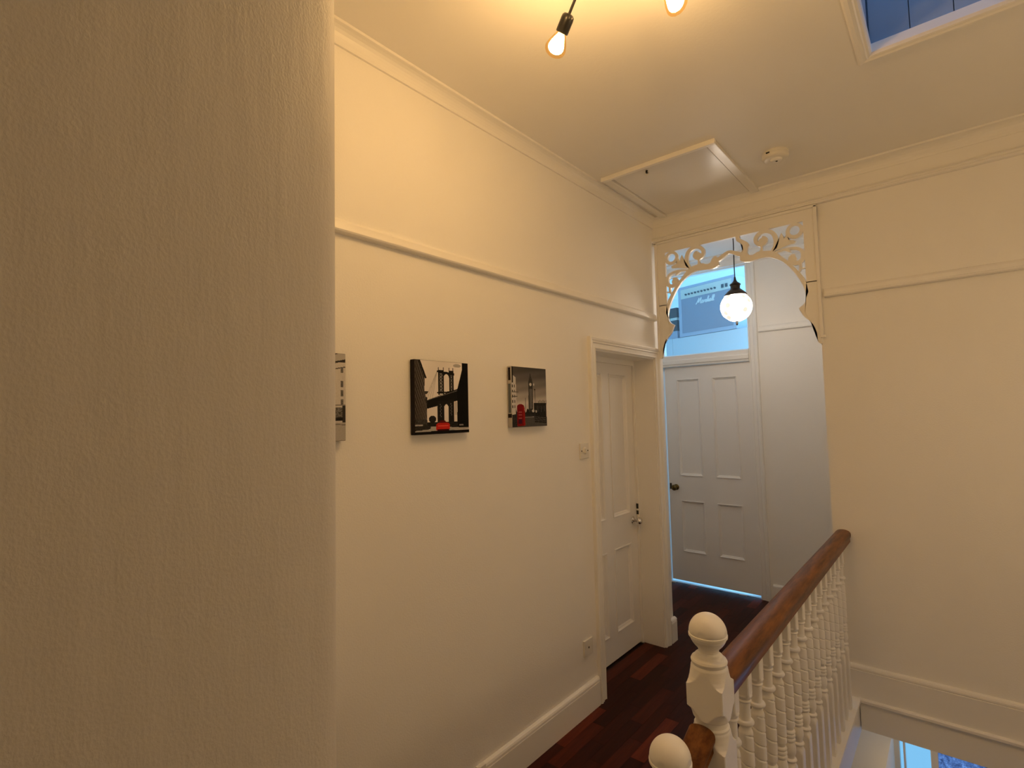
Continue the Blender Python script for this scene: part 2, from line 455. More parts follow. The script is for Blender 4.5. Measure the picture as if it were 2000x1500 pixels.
# side door (wall A): lining + architraves
trA = struct(boxes('trim_12', [(-0.20, 0.004, DA1, DA1+0.02, 0, DAZ+0.02), (-0.20, 0.004, DA0-0.02, DA0, 0, DAZ+0.02), (-0.20, 0.004, DA0-0.02, DA1+0.02, DAZ, DAZ+0.02)], 'trim_paint'),
             'deep lining and architrave of the side door')
AW = 0.070
ap = architrave_prof(AW, 0.024)
bm = bmesh.new(); prism(bm, ap, (0, DAZ+0.008), lambda p, z: (p[1], DA0-0.008-p[0], z + (p[0] if z > 1 else 0))); obj('architrave', bm, 'trim_paint', trA)
bm = bmesh.new(); prism(bm, ap, (0, DAZ+0.008), lambda p, z: (p[1], DA1+0.008+p[0], z + (p[0] if z > 1 else 0))); obj('architrave', bm, 'trim_paint', trA)
bm = bmesh.new(); prism(bm, ap, (0, 1), lambda p, s_: (p[1], (DA0-0.008-p[0]) if s_ == 0 else (DA1+0.008+p[0]), DAZ+0.008+p[0])); obj('architrave', bm, 'trim_paint', trA)
boxes('door_stop', [(-0.164, -0.149, DA0, DA1, DAZ-0.035, DAZ), (-0.164, -0.149, DA1-0.012, DA1, 0, DAZ-0.035), (-0.164, -0.149, DA0, DA0+0.012, 0, DAZ-0.035)], 'trim_paint', trA)
boxes('keeper', [(-0.1625, -0.1475, DA1-0.016, DA1-0.0118, 0.925, 0.960), (-0.1625, -0.1475, DA1-0.016, DA1-0.0118, 0.885, 0.912)], 'dark_plastic', trA)
# far door (wall C) frame with transom bar
trC = struct(boxes('trim_13', [(DCX0-0.03, DCX0, YC-0.005, YC+0.125, 0, 2.92), (DCX1, DCX1+0.03, YC-0.005, YC+0.125, 0, 2.92),
                               (DCX0, DCX1, YC-0.005, YC+0.125, DCZ, DCZ+0.085), (DCX0, DCX1, YC-0.005, YC+0.125, 2.90, 2.92)], 'trim_paint'), 'frame of the far door with overlight')
apC = architrave_prof(0.068, 0.026)
boxes('door_stop', [(DCX0, DCX1, YC+0.085, YC+0.10, DCZ-0.03, DCZ)], 'trim_paint', trC)
bm = bmesh.new(); prism(bm, apC, (0, 2.915), lambda p, z: (DCX1+0.01+p[0], YC-p[1], z)); obj('architrave', bm, 'trim_paint', trC)
bm = bmesh.new(); prism(bm, apC, (0, 2.915), lambda p, z: (DCX0-0.01-p[0], YC-p[1], z)); obj('architrave', bm, 'trim_paint', trC)
bm = bmesh.new(); prism(bm, [(DCZ-0.004, 0.004), (DCZ-0.004, 0.012), (DCZ+0.012, 0.016), (DCZ+0.018, 0.026), (DCZ+0.050, 0.030), (DCZ+0.058, 0.020), (DCZ+0.095, 0.026), (DCZ+0.105, 0.006), (DCZ+0.105, 0.0), (DCZ, 0.0)], (DCX0, DCX1), lambda p, x: (x, YC-0.004-p[1], p[0]))
obj('transom_bar', bm, 'trim_paint', trC)
win = struct(boxes('window_1', [(DCX0, DCX0+0.012, YC+0.03, YC+0.06, DCZ+0.085, 2.90), (DCX1-0.012, DCX1, YC+0.03, YC+0.06, DCZ+0.085, 2.90), (DCX0, DCX1, YC+0.03, YC+0.06, DCZ+0.085, DCZ+0.097), (DCX0, DCX1, YC+0.03, YC+0.06, 2.888, 2.90)], 'trim_paint'), 'overlight above the far door')
boxes('pane', [(DCX0+0.01, DCX1-0.01, YC+0.043, YC+0.047, DCZ+0.095, 2.89)], 'window_glass', win)
# window of the far room
w2 = struct(boxes('window_2', [(1.60, 1.68, 5.5, 5.55, 0.75, 2.75), (1.60, 1.68, 6.85, 6.9, 0.75, 2.75), (1.60, 1.68, 5.5, 6.9, 0.75, 0.80), (1.60, 1.68, 5.5, 6.9, 2.70, 2.75), (1.62, 1.66, 5.5, 6.9, 1.72, 1.77)], 'trim_paint'))
boxes('pane', [(1.638, 1.642, 5.54, 6.86, 0.79, 2.71)], 'window_glass', w2)

# ---- four-panel doors, built in a local frame: width along X, front towards -Y
def four_panel_door(name, W, Ht, T, label, panel_rows, stile=0.105, mid=0.10):
    root = bpy.data.objects.new(name, None); COL.objects.link(root); root.empty_display_size = 0.05
    struct(root, label)
    (b0, b1), (t0, t1) = panel_rows
    xs = ((stile, W/2-mid/2), (W/2+mid/2, W-stile))
    leaf = boxes('leaf', [(0, stile, 0, T, 0, Ht), (W-stile, W, 0, T, 0, Ht), (stile, W-stile, 0, T, 0, b0), (stile, W-stile, 0, T, b1, t0), (stile, W-stile, 0, T, t1, Ht),
                   (W/2-mid/2, W/2+mid/2, 0, T, b0, b1), (W/2-mid/2, W/2+mid/2, 0, T, t0, t1)], 'door_paint', root)
    for x0, x1 in xs:
        for z0, z1 in ((b0, b1), (t0, t1)):
            p = boxes('panel', [(x0, x1, 0.013, T-0.013, z0, z1)], 'door_paint', root)
            bm = bmesh.new()
            mp = [(0, 0.014), (0, -0.0055), (0.005, -0.007), (0.009, -0.003), (0.013, 0.004), (0.017, 0.005), (0.021, 0.010), (0.024, 0.014)]
            ring = []
            for (sx, sz) in ((0, 0), (1, 0), (1, 1), (0, 1)):
                ring.append([bm.verts.new(((x0+a) if sx == 0 else (x1-a), b, (z0+a) if sz == 0 else (z1-a))) for a, b in mp])
            for k in range(4):
                a, b = ring[k], ring[(k+1) % 4]
                for j in range(len(mp)-1):
                    bm.faces.new((a[j], b[j], b[j+1], a[j+1]))
            obj('moulding', bm, 'door_paint', p)
    return root

def knob(parent, x, z, mat, T=0.0, plate=True, r=0.026):
    bm = bmesh.new()
    R = Matrix.Rotation(PI/2, 4, 'X')      # lathe axis to -Y
    if plate:
        lathe(bm, [(0.0005, 0), (r*1.0, 0), (r*1.02, 0.003), (r*0.9, 0.006), (r*0.55, 0.009), (r*0.42, 0.012)], 24, None, (x, 0, z), R)
        o = obj('rose', bm, mat, parent, smooth=True)
        bm = bmesh.new()
    lathe(bm, [(0.009, 0.004), (0.0085, 0.024), (0.012, 0.030), (r*0.85, 0.036), (r*1.02, 0.046), (r*0.98, 0.056), (r*0.75, 0.064), (r*0.4, 0.068), (0.001, 0.069)], 24, None, (x, 0, z), R)
    obj('knob', bm, mat, parent, smooth=True)

dA = four_panel_door('door_1', DA1-DA0-0.008, DAZ-0.012, 0.04, 'white four-panel side door with chrome knob', ((0.165, 0.700), (0.905, 1.865)))
dA.location = (-0.165, DA0+0.004, 0.006); dA.rotation_euler = (0, 0, PI/2)
knob(dA, DA1-DA0-0.008-0.065, 0.845, 'chrome', r=0.025)
dC = four_panel_door('door_2', DCX1-DCX0-0.016, DCZ-0.028, 0.04, 'white four-panel far door with dark brass knob', ((0.270, 0.745), (0.975, 1.885)), 0.115, 0.115)
dC.location = (DCX1-0.003, YC+0.045+0.04, 0.020)
dC.rotation_euler = (0, 0, PI - math.radians(1.0))
# local front is -Y; rotated by 180 deg it would face away, so mirror the leaf instead
dC.rotation_euler = (0, 0, math.radians(-1.3))
WC = DCX1-DCX0-0.016
dC.location = (DCX1-0.003-WC*math.cos(math.radians(1.3)), YC+0.012+WC*math.sin(math.radians(1.3)), 0.024)
knob(dC, 0.072, 0.865, 'brass', plate=True, r=0.027)
boxes('escutcheon', [(0.014, 0.026, -0.012, 0.0, 0.845, 0.900)], 'dark_plastic', dC)

# ================================================================ ARCH FRETWORK
fret = empty('arch_fretwork', (0.53, YB-0.022, 1.98))
tag(fret, 'white pierced timber fretwork with scrolls spanning the archway', 'fretwork')
FX, FY, FZ = 0.53, YB-0.022, 1.98
def plate(bm, poly, t=0.022, off=0.0):
    f = [bm.verts.new((u, -off, z-FZ)) for u, z in poly]
    b = [bm.verts.new((u, t+off, z-FZ)) for u, z in poly]
    k = len(poly)
    for i in range(k): bm.faces.new((f[i], f[(i+1) % k], b[(i+1) % k], b[i]))
    ef = bm.faces.new(f); eb = bm.faces.new(b[::-1])
    bmesh.ops.triangulate(bm, faces=[ef, eb])
def catmull(pts, n=6):
    out = []
    P = [pts[0]] + list(pts) + [pts[-1]]
    for i in range(1, len(P)-2):
        p0, p1, p2, p3 = [np.array(q, float) for q in P[i-1:i+3]]
        for k in range(n):
            t = k/n
            out.append(tuple(0.5*((2*p1)+(-p0+p2)*t+(2*p0-5*p1+4*p2-p3)*t*t+(-p0+3*p1-3*p2+p3)*t**3)))
    out.append(tuple(pts[-1]))
    return out
def ribbon(pts, wd, n=6):
    c = np.array(catmull(pts, n)); k = len(c)
    d = np.gradient(c, axis=0); d /= np.linalg.norm(d, axis=1)[:, None] + 1e-9
    nn = np.stack([-d[:, 1], d[:, 0]], 1)
    if isinstance(wd, (tuple, list)): ww = np.interp(np.linspace(0, 1, k), np.linspace(0, 1, len(wd)), wd)
    else: ww = np.full(k, wd)
    a = c + nn*ww[:, None]/2; b = c - nn*ww[:, None]/2
    return a, b
def ribbon_plate(bm, pts, wd, t=0.022, off=0.0, n=6):
    a, b = ribbon(pts, wd, n)
    vs = []
    for p, q in zip(a, b):
        vs.append([bm.verts.new((p[0], -off, p[1]-FZ)), bm.verts.new((q[0], -off, q[1]-FZ)), bm.verts.new((q[0], t+off, q[1]-FZ)), bm.verts.new((p[0], t+off, p[1]-FZ))])
    for r0, r1 in zip(vs, vs[1:]):
        for i in range(4): bm.faces.new((r0[i], r0[(i+1) % 4], r1[(i+1) % 4], r1[i]))
    bm.faces.new(vs[0]); bm.faces.new(vs[-1][::-1])
def disc(c, r, n=20, sq=1.0): return [(c[0]+r*math.cos(2*PI*i/n), c[1]+sq*r*math.sin(2*PI*i/n)) for i in range(n)]
lowc = [(0.068, 2.569), (0.090, 2.556), (0.119, 2.551), (0.150, 2.553), (0.185, 2.557), (0.220, 2.557), (0.263, 2.544), (0.319, 2.506), (0.372, 2.438), (0.408, 2.368), (0.427, 2.315), (0.433, 2.270)]
upc = [(0.446, 2.30), (0.436, 2.36), (0.423, 2.397), (0.385, 2.455), (0.345, 2.507), (0.310, 2.545), (0.270, 2.585), (0.225, 2.598), (0.176, 2.602), (0.147, 2.590), (0.122, 2.596), (0.108, 2.622), (0.085, 2.632), (0.068, 2.610)]
cusp = [(0.433, 2.270), (0.426, 2.241), (0.412, 2.224), (0.389, 2.209), (0.399, 2.189), (0.407, 2.168), (0.419, 2.149), (0.447, 2.120), (0.450, 2.112), (0.460, 2.102), (0.469, 2.081), (0.478, 2.049), (0.481, 1.994), (0.493, 1.982), (0.503, 1.982), (0.503, 2.36), (0.437, 2.36), (0.437, 2.31)]
for sgn in (1, -1):
    mir = lambda pl: [(sgn*u, z) for u, z in pl]
    bm = bmesh.new()
    plate(bm, mir([(0.437, 2.355), (0.503, 2.355), (0.503, 2.80), (0.437, 2.80)]))
    plate(bm, mir(cusp))
    obj('stile', bm, 'trim_paint', fret)
    bm = bmesh.new()
    plate(bm, mir(catmull(lowc, 3) + catmull(upc, 3)))
    obj('arch_band', bm, 'trim_paint', fret)
    bm = bmesh.new()      # big scroll
    ribbon_plate(bm, mir([(0.262, 2.588), (0.280, 2.622), (0.283, 2.660), (0.268, 2.700), (0.232, 2.722), (0.195, 2.718), (0.170, 2.695), (0.168, 2.668), (0.184, 2.648), (0.206, 2.645), (0.222, 2.660), (0.218, 2.678), (0.204, 2.682)]), (0.020, 0.026, 0.026, 0.024, 0.024, 0.022, 0.026, 0.030, 0.026), off=0.0004)
    plate(bm, mir(disc((0.203, 2.664), 0.020)), off=0.0008)
    ribbon_plate(bm, mir([(0.197, 2.650), (0.200, 2.625), (0.196, 2.598)]), (0.030, 0.010, 0.020), off=0.0006)
    obj('scroll', bm, 'trim_paint', fret)
    bm = bmesh.new()      # small scroll
    ribbon_plate(bm, mir([(0.268, 2.572), (0.304, 2.579), (0.352, 2.582), (0.398, 2.573), (0.424, 2.548), (0.428, 2.510), (0.408, 2.488), (0.376, 2.488), (0.358, 2.508), (0.366, 2.530), (0.386, 2.533)]), (0.008, 0.014, 0.018, 0.020, 0.026, 0.026, 0.024, 0.024, 0.016), off=0.0004)
    plate(bm, mir(disc((0.375, 2.512), 0.019)), off=0.0008)
    ribbon_plate(bm, mir([(0.405, 2.492), (0.412, 2.465), (0.408, 2.440), (0.398, 2.425)]), (0.024, 0.014, 0.012, 0.006), off=0.0006)
    ribbon_plate(bm, mir([(0.411, 2.452), (0.425, 2.446), (0.440, 2.448)]), (0.008, 0.006, 0.005), off=0.0002)
    ribbon_plate(bm, mir([(0.330, 2.582), (0.355, 2.566), (0.366, 2.556)]), (0.014, 0.012, 0.004), off=0.0006)
    obj('scroll', bm, 'trim_paint', fret)
    bm = bmesh.new()
    plate(bm, mir([(0.262, 2.582), (0.288, 2.603), (0.298, 2.632), (0.304, 2.662), (0.316, 2.690), (0.326, 2.668), (0.330, 2.648), (0.338, 2.662), (0.345, 2.682), (0.350, 2.650), (0.358, 2.634), (0.376, 2.632), (0.395, 2.620), (0.385, 2.608), (0.360, 2.606), (0.330, 2.600), (0.304, 2.592)]), off=0.0005)
    obj('leaf', bm, 'trim_paint', fret)
    bm = bmesh.new()      # corner ring
    o_, i_ = disc((0.390, 2.684), 0.049, 24), disc((0.390, 2.686), 0.028, 24)
    n_ = 24
    vo = [[bm.verts.new((sgn*u, y_, z-FZ)) for u, z in pl] for pl in (o_, i_) for y_ in (-0.0006, 0.0226)]
    for a, b in ((0, 1), (1, 3), (3, 2), (2, 0)):
        for k in range(n_): bm.faces.new((vo[a][k], vo[a][(k+1) % n_], vo[b][(k+1) % n_], vo[b][k]))
    obj('corner_ring', bm, 'trim_paint', fret)
bm = bmesh.new(); plate(bm, [(-0.503, 2.731), (0.503, 2.731), (0.503, 2.800), (-0.503, 2.800)], off=0.0003); obj('head_rail', bm, 'trim_paint', fret)
bm = bmesh.new(); ribbon_plate(bm, [(-0.100, 2.600), (-0.06, 2.610), (0.0, 2.640), (0.06, 2.614), (0.100, 2.602)], (0.034, 0.026, 0.020, 0.026, 0.034), off=0.0007); obj('centre_tie', bm, 'trim_paint', fret)
bm = bmesh.new()
plate(bm, [(0.045, 2.735), (0.070, 2.735), (0.072, 2.712), (0.092, 2.698), (0.118, 2.678), (0.128, 2.655), (0.118, 2.640), (0.112, 2.605), (0.082, 2.612), (0.090, 2.642), (0.088, 2.664), (0.070, 2.684), (0.050, 2.702)], off=0.0009)
obj('leaf', bm, 'trim_paint', fret)
# beads on the outside of the fret frame, with small stop blocks at the foot
for sgn in (1, -1):
    bm = bmesh.new(); box(bm, min(sgn*0.494, sgn*0.512), max(sgn*0.494, sgn*0.512), -0.010, 0.0, 2.03-FZ, 2.812-FZ); obj('edge_bead', bm, 'trim_paint', fret, bevel=0.003)
bm = bmesh.new(); box(bm, -0.512, 0.512, -0.010, 0.0, 2.798-FZ, 2.816-FZ); obj('edge_bead', bm, 'trim_paint', fret, bevel=0.003)
bm = bmesh.new(); box(bm, 0.497, 0.522, -0.012, 0.0, 2.018-FZ, 2.032-FZ); obj('stop_block', bm, 'trim_paint', fret, bevel=0.002)

# ================================================================ BALUSTRADE
BX = 1.074
def clip_sq(half):
    return lambda r, t, z: min(r, half/max(abs(math.cos(t)), abs(math.sin(t))))
def newel_profile():
    R = 0.0475; zc = 1.028
    p = []
    z0 = -0.19
    # (r, z) bottom to top; r above half diagonal leaves the full square
    seq = [(0.08, 0.0), (0.08, 0.62)]
    seq += [(0.08, 0.7495), (0.066, 0.750), (0.060, 0.7530), (0.054, 0.7585), (0.0495, 0.768), (0.0470, 0.778), (0.0455, 0.787), (0.0435, 0.791), (0.0435, 0.796), (0.0395, 0.800), (0.0385, 0.806), (0.0385, 0.811), (0.043, 0.814), (0.0460, 0.818), (0.0480, 0.826), (0.0515, 0.835), (0.0560, 0.8425), (0.0620, 0.847), (0.066, 0.8495)]
    seq += [(0.08, 0.850), (0.08, 0.9015), (0.066, 0.902), (0.060, 0.9045), (0.054, 0.9100), (0.0500, 0.9185), (0.0475, 0.930), (0.0458, 0.942), (0.0425, 0.948), (0.0445, 0.952), (0.0455, 0.957), (0.043, 0.962), (0.038, 0.966), (0.034, 0.971), (0.028, 0.975), (0.0255, 0.979), (0.0255, 0.984)]
    a0 = math.asin(0.0255/R)
    for i in range(1, 26):
        a = a0 + (PI-a0-0.02)*i/25
        r = R*math.sin(a); z = zc - R*math.cos(a)
        if abs(z-(zc-0.004)) < 0.0022 or abs(z-(zc-0.012)) < 0.0022: r -= 0.0016
        seq.append((r, z))
    return seq
def refine(seq, dz=0.006):
    out = [seq[0]]
    for (r0, z0), (r1, z1) in zip(seq, seq[1:]):
        n = max(1, int(math.hypot(r1-r0, z1-z0)/dz)) if z1-z0 < 0.05 else 1
        for k in range(1, n+1): out.append((r0+(r1-r0)*k/n, z0+(z1-z0)*k/n))
    return out
def newel_mesh():
    bm = bmesh.new()
    seq = newel_profile()
    prof = refine(seq, 0.0018)
    sq = clip_sq(0.046)
    lathe(bm, prof, 128, sq)
    return bm
nw = obj('newel_post', newel_mesh(), 'newel_paint', smooth=True, sharp=24, loc=(BX, 1.394, 0.0))
tag(nw, 'white turned newel post with ball finial at the end of the long handrail', 'newel post')
nw2 = nw.copy(); COL.objects.link(nw2); nw2.location = (1.050, 1.19, -0.226)
tag(nw2, 'lower white newel post with ball finial beside the short sloping rail', 'newel post')
# posts reach down to their floors
boxes('post_foot', [(-0.046, 0.046, -0.046, 0.046, -0.02, 0.005)], 'newel_paint', nw)
for o, nm in ((nw, ''), (nw2, '')):
    bm = bmesh.new()
    tor = [(0.0478, -0.002), (0.0492, -0.001), (0.0492, 0.002), (0.0478, 0.003)]
    lathe(bm, [(0.0465, 1.0165), (0.0486, 1.0175), (0.0486, 1.0200), (0.0470, 1.0205), (0.0488, 1.0212), (0.0488, 1.0235), (0.0468, 1.0245)], 48)
    obj('finial_bead', bm, 'newel_paint', o, smooth=True)

# handrail sections
def rail_section(wd, ht):
    pts = []
    for i in range(15):
        a = PI*i/14
        pts.append((wd/2*math.cos(a)*(1.0), -ht*0.42 + ht*0.42*math.sin(a)**0.75))
    lo = [(0.5*wd-0.001, -0.56), (0.455*wd, -0.66), (0.43*wd, -0.70), (0.435*wd, -1.0)]
    pts += [(-a, b*ht) for a, b in lo] + [(a, b*ht) for a, b in lo[::-1]]
    return pts
bm = bmesh.new()
rs = rail_section(0.076, 0.066)
prism(bm, rs, (1.436, 1.6, 2.2, 2.9, YB-0.001), lambda p, y: (p[0], y-1.436, p[1]))
hr = obj('handrail', bm, 'handrail_wood', smooth=True, loc=(BX+0.001, 1.436, 0.912))
tag(hr, 'long varnished brown wooden handrail running to the arch wall', 'handrail')
bm = bmesh.new()
prism(bm, rail_section(0.068, 0.055), (0, 1), lambda p, s_: (0.022*(1-s_)+p[0], (1-s_)*0.118, p[1] + (0.092*(1-s_))))
h2 = obj('handrail', bm, 'handrail_wood', smooth=True, loc=(1.046-0.022*0.2, 1.233, 0.716))
tag(h2, 'short sloping wooden rail between the two newel posts', 'handrail')

# turned baluster with barley-twist
def baluster_mesh():
    bm = bmesh.new()
    S = 0.0195
    seg = 40
    seq = [(0.05, 0.0), (0.05, 0.300), (0.030, 0.304), (0.0245, 0.312), (0.0195, 0.320), (0.0165, 0.325), (0.0165, 0.329), (0.0200, 0.333), (0.0215, 0.337), (0.0200, 0.341), (0.0155, 0.344), (0.0150, 0.350),
           (0.0190, 0.360), (0.0205, 0.370), (0.0200, 0.384), (0.0170, 0.396), (0.0155, 0.400), (0.0195, 0.404), (0.0205, 0.408), (0.0195, 0.412), (0.0165, 0.414), (0.0195, 0.418), (0.0205, 0.422), (0.0195, 0.426), (0.0165, 0.428),
           (0.0195, 0.432), (0.0205, 0.436), (0.0190, 0.440), (0.0150, 0.443), (0.0165, 0.450)]
    z = 0.456
    while z < 0.652:
        k = (z-0.456)/0.196
        r = 0.0205 + 0.0012*math.sin(PI*k)
        seq.append((r, z)); z += 0.0014
    seq += [(0.0205, 0.655), (0.0190, 0.660), (0.0165, 0.664), (0.0160, 0.672), (0.0165, 0.676), (0.0220, 0.678), (0.0250, 0.682), (0.0252, 0.686), (0.0230, 0.690), (0.0165, 0.692), (0.0165, 0.742), (0.0190, 0.744), (0.0205, 0.747), (0.0190, 0.750), (0.0170, 0.751), (0.0190, 0.753), (0.0205, 0.757), (0.0230, 0.762), (0.030, 0.766), (0.05, 0.770), (0.05, 0.862)]
    def rf(r, t, z):
        if 0.455 < z < 0.653:
            ph = (t/(2*PI) + z/0.043) % 1.0
            g = min(ph, 1-ph)*0.043
            r = r - 0.0036*math.exp(-(g/0.0017)**2)
            return min(r, 0.0225)
        return min(r, S/max(abs(math.cos(t)), abs(math.sin(t)))) if r > S else r
    def rf2(r, t, z):
        if r <= 0.0253 and 0.325 < z < 0.765: return rf(r, t, z) if 0.455 < z < 0.653 else r
        return min(r, S/max(abs(math.cos(t)), abs(math.sin(t))))
    lathe(bm, seq, seg, rf2)
    return bm
bal0 = None
NB = 16
ORD = ['first', 'second', 'third', 'fourth', 'fifth', 'sixth', 'seventh', 'eighth', 'ninth', 'tenth', 'eleventh', 'twelfth', 'thirteenth', 'fourteenth', 'fifteenth', 'sixteenth', 'seventeenth']
for i in range(NB):
    y = 1.538 + 0.1208*i
    if bal0 is None:
        o = bal0 = obj('baluster', baluster_mesh(), 'baluster_paint', smooth=True)
    else:
        o = bal0.copy(); COL.objects.link(o)
    o.location = (BX, y, 0.0)
    tag(o, 'white turned twist baluster, %s along the handrail from the tall newel post' % ORD[i], 'baluster', 'balusters under the long handrail')

# ================================================================ CANVAS PRINTS
NP = 150
vv, uu = np.meshgrid((np.arange(NP)+0.5)/NP, (np.arange(NP)+0.5)/NP, indexing='ij')   # v down, u right
def inpoly(poly):
    m = np.zeros(uu.shape, bool); k = len(poly)
    for i in range(k):
        x0, y0 = poly[i]; x1, y1 = poly[(i+1) % k]
        if y0 == y1: continue
        c = ((y0 > vv) != (y1 > vv)) & (uu < (x1-x0)*(vv-y0)/(y1-y0)+x0)
        m ^= c
    return m
def rect(u0, v0, u1, v1): return (uu >= u0) & (uu < u1) & (vv >= v0) & (vv < v1)
def line(u0, v0, u1, v1, w_):
    d = np.array((u1-u0, v1-v0)); L = np.hypot(*d)
    t = np.clip(((uu-u0)*d[0]+(vv-v0)*d[1])/L**2, 0, 1)
    return np.hypot(uu-u0-t*d[0], vv-v0-t*d[1]) < w_/2
def ell(u, v, a, b): return ((uu-u)/a)**2 + ((vv-v)/b)**2 < 1
def fill(img, m, c, noise=0.0):
    c = np.array(c if hasattr(c, '__len__') else (c, c*0.97, c*0.95), float)
    n = 1 + noise*(rng.random(uu.shape)-0.5)*2
    img[m] = (c[None, None, :]*n[:, :, None])[m]

def bridge():
    im = np.zeros((NP, NP, 3)); g = 0.86 - 0.14*np.abs(vv-0.25) + 0.05*np.sin(uu*9+vv*5)
    im[:] = g[:, :, None]*np.array((1, 0.95, 0.92))
    fill(im, ell(0.80, 0.045, 0.07, 0.025), 0.42)
    for a in (0.26, 0.29, 0.33, 0.37): fill(im, line(0.45, 0.13, a-0.02, 0.50+a*0.15, 0.006), 0.42)
    # tower above the deck
    for u0, u1 in ((0.46, 0.56), (0.655, 0.735)):
        fill(im, rect(u0, 0.12, u1, 0.47), 0.012)
        fill(im, rect(u0+0.025, 0.17, u1-0.025, 0.44), 0.30)
        for k in range(6):
            v0 = 0.17+0.045*k
            fill(im, line(u0+0.02, v0, u1-0.02, v0+0.045, 0.010), 0.02); fill(im, line(u1-0.02, v0, u0+0.02, v0+0.045, 0.010), 0.02)
    fill(im, inpoly([(0.445, 0.125), (0.75, 0.155), (0.75, 0.185), (0.445, 0.150)]), 0.01)
    for u in (0.472, 0.555, 0.655, 0.725): fill(im, line(u, 0.085, u, 0.14, 0.012), 0.02)
    fill(im, rect(0.55, 0.16, 0.66, 0.22) & ~ell(0.605, 0.235, 0.048, 0.06), 0.015)
    fill(im, line(0.45, 0.435, 0.75, 0.42, 0.02), 0.012)
    # deck
    fill(im, inpoly([(0.26, 0.545), (0.82, 0.37), (0.82, 0.54), (0.26, 0.66)]), 0.010)
    fill(im, line(0.30, 0.535, 0.80, 0.40, 0.008), 0.16, 0.6)
    fill(im, rect(0.485, 0.45, 0.545, 0.475), 0.5)
    # tower below the deck
    fill(im, rect(0.445, 0.55, 0.565, 0.86), 0.014); fill(im, rect(0.635, 0.53, 0.735, 0.86), 0.014)
    fill(im, rect(0.56, 0.55, 0.64, 0.62) & ~ell(0.60, 0.66, 0.036, 0.065), 0.014)
    for k in range(8):
        fill(im, ell(0.495 + 0.012*(k % 2), 0.60+0.024*k, 0.008, 0.008), 0.18); fill(im, ell(0.68+0.01*(k % 2), 0.59+0.022*k, 0.007, 0.008), 0.20)
    # right building
    fill(im, inpoly([(0.89, 0.0), (1, 0.0), (1, 0.95), (0.79, 0.95), (0.80, 0.38), (0.89, 0.10)]), 0.006, 0.4)
    fill(im, rect(0.745, 0.56, 0.79, 0.75), 0.55)
    # left building
    b = inpoly([(0, 0), (0.15, 0), (0.24, 0.23), (0.235, 0.42), (0.27, 0.54), (0.275, 0.88), (0, 0.93)])
    tex = 0.085*(0.55 + 0.45*np.sin(uu*190)*np.sin(vv*70+uu*20)) * (1+0.5*(rng.random(uu.shape)-0.5)) * (1+1.0*uu/0.27)
    for c, k in zip(range(3), (1.0, 0.86, 0.78)): im[..., c][b] = (tex*k)[b]
    fill(im, line(0.155, 0.0, 0.255, 0.235, 0.028), 0.015)
    fill(im, inpoly([(0.235, 0.42), (0.30, 0.42), (0.27, 0.46), (0.235, 0.46)]), 0.05); fill(im, rect(0.25, 0.50, 0.28, 0.58), 0.03)
    # street
    fill(im, (vv > 0.80) & (uu < 0.27) & (vv < 0.93), 0.05, 0.8)
    fill(im, ell(0.36, 0.80, 0.06, 0.05), 0.02, 0.5)
    fill(im, rect(0.27, 0.84, 0.80, 0.93), 0.02, 0.8)
    fill(im, inpoly([(0.0, 0.955), (0.35, 0.90), (0.85, 0.925), (1, 0.925), (1, 0.95), (0, 0.975)]), 0.42, 0.15)
    fill(im, inpoly([(0.01, 0.90), (0.06, 0.865), (0.20, 0.86), (0.28, 0.88), (0.33, 0.91), (0.32, 0.935), (0.02, 0.955)]), 0.03, 0.5)
    fill(im, rect(0.02, 0.868, 0.20, 0.885), 0.40, 0.3); fill(im, rect(0.83, 0.88, 0.90, 0.90), 0.25, 0.5)
    # red car
    fill(im, inpoly([(0.46, 0.86), (0.49, 0.82), (0.57, 0.82), (0.61, 0.855)]), (0.10, 0.01, 0.01))
    fill(im, inpoly([(0.42, 0.875), (0.45, 0.852), (0.63, 0.85), (0.655, 0.88), (0.655, 0.945), (0.42, 0.955)]), (0.55, 0.025, 0.018), 0.1)
    fill(im, rect(0.45, 0.885, 0.63, 0.897), (0.75, 0.10, 0.07)); fill(im, rect(0.44, 0.94, 0.64, 0.957), (0.06, 0.004, 0.004))
    fill(im, vv > 0.965 - 0.005*uu, 0.008, 0.6)
    return im
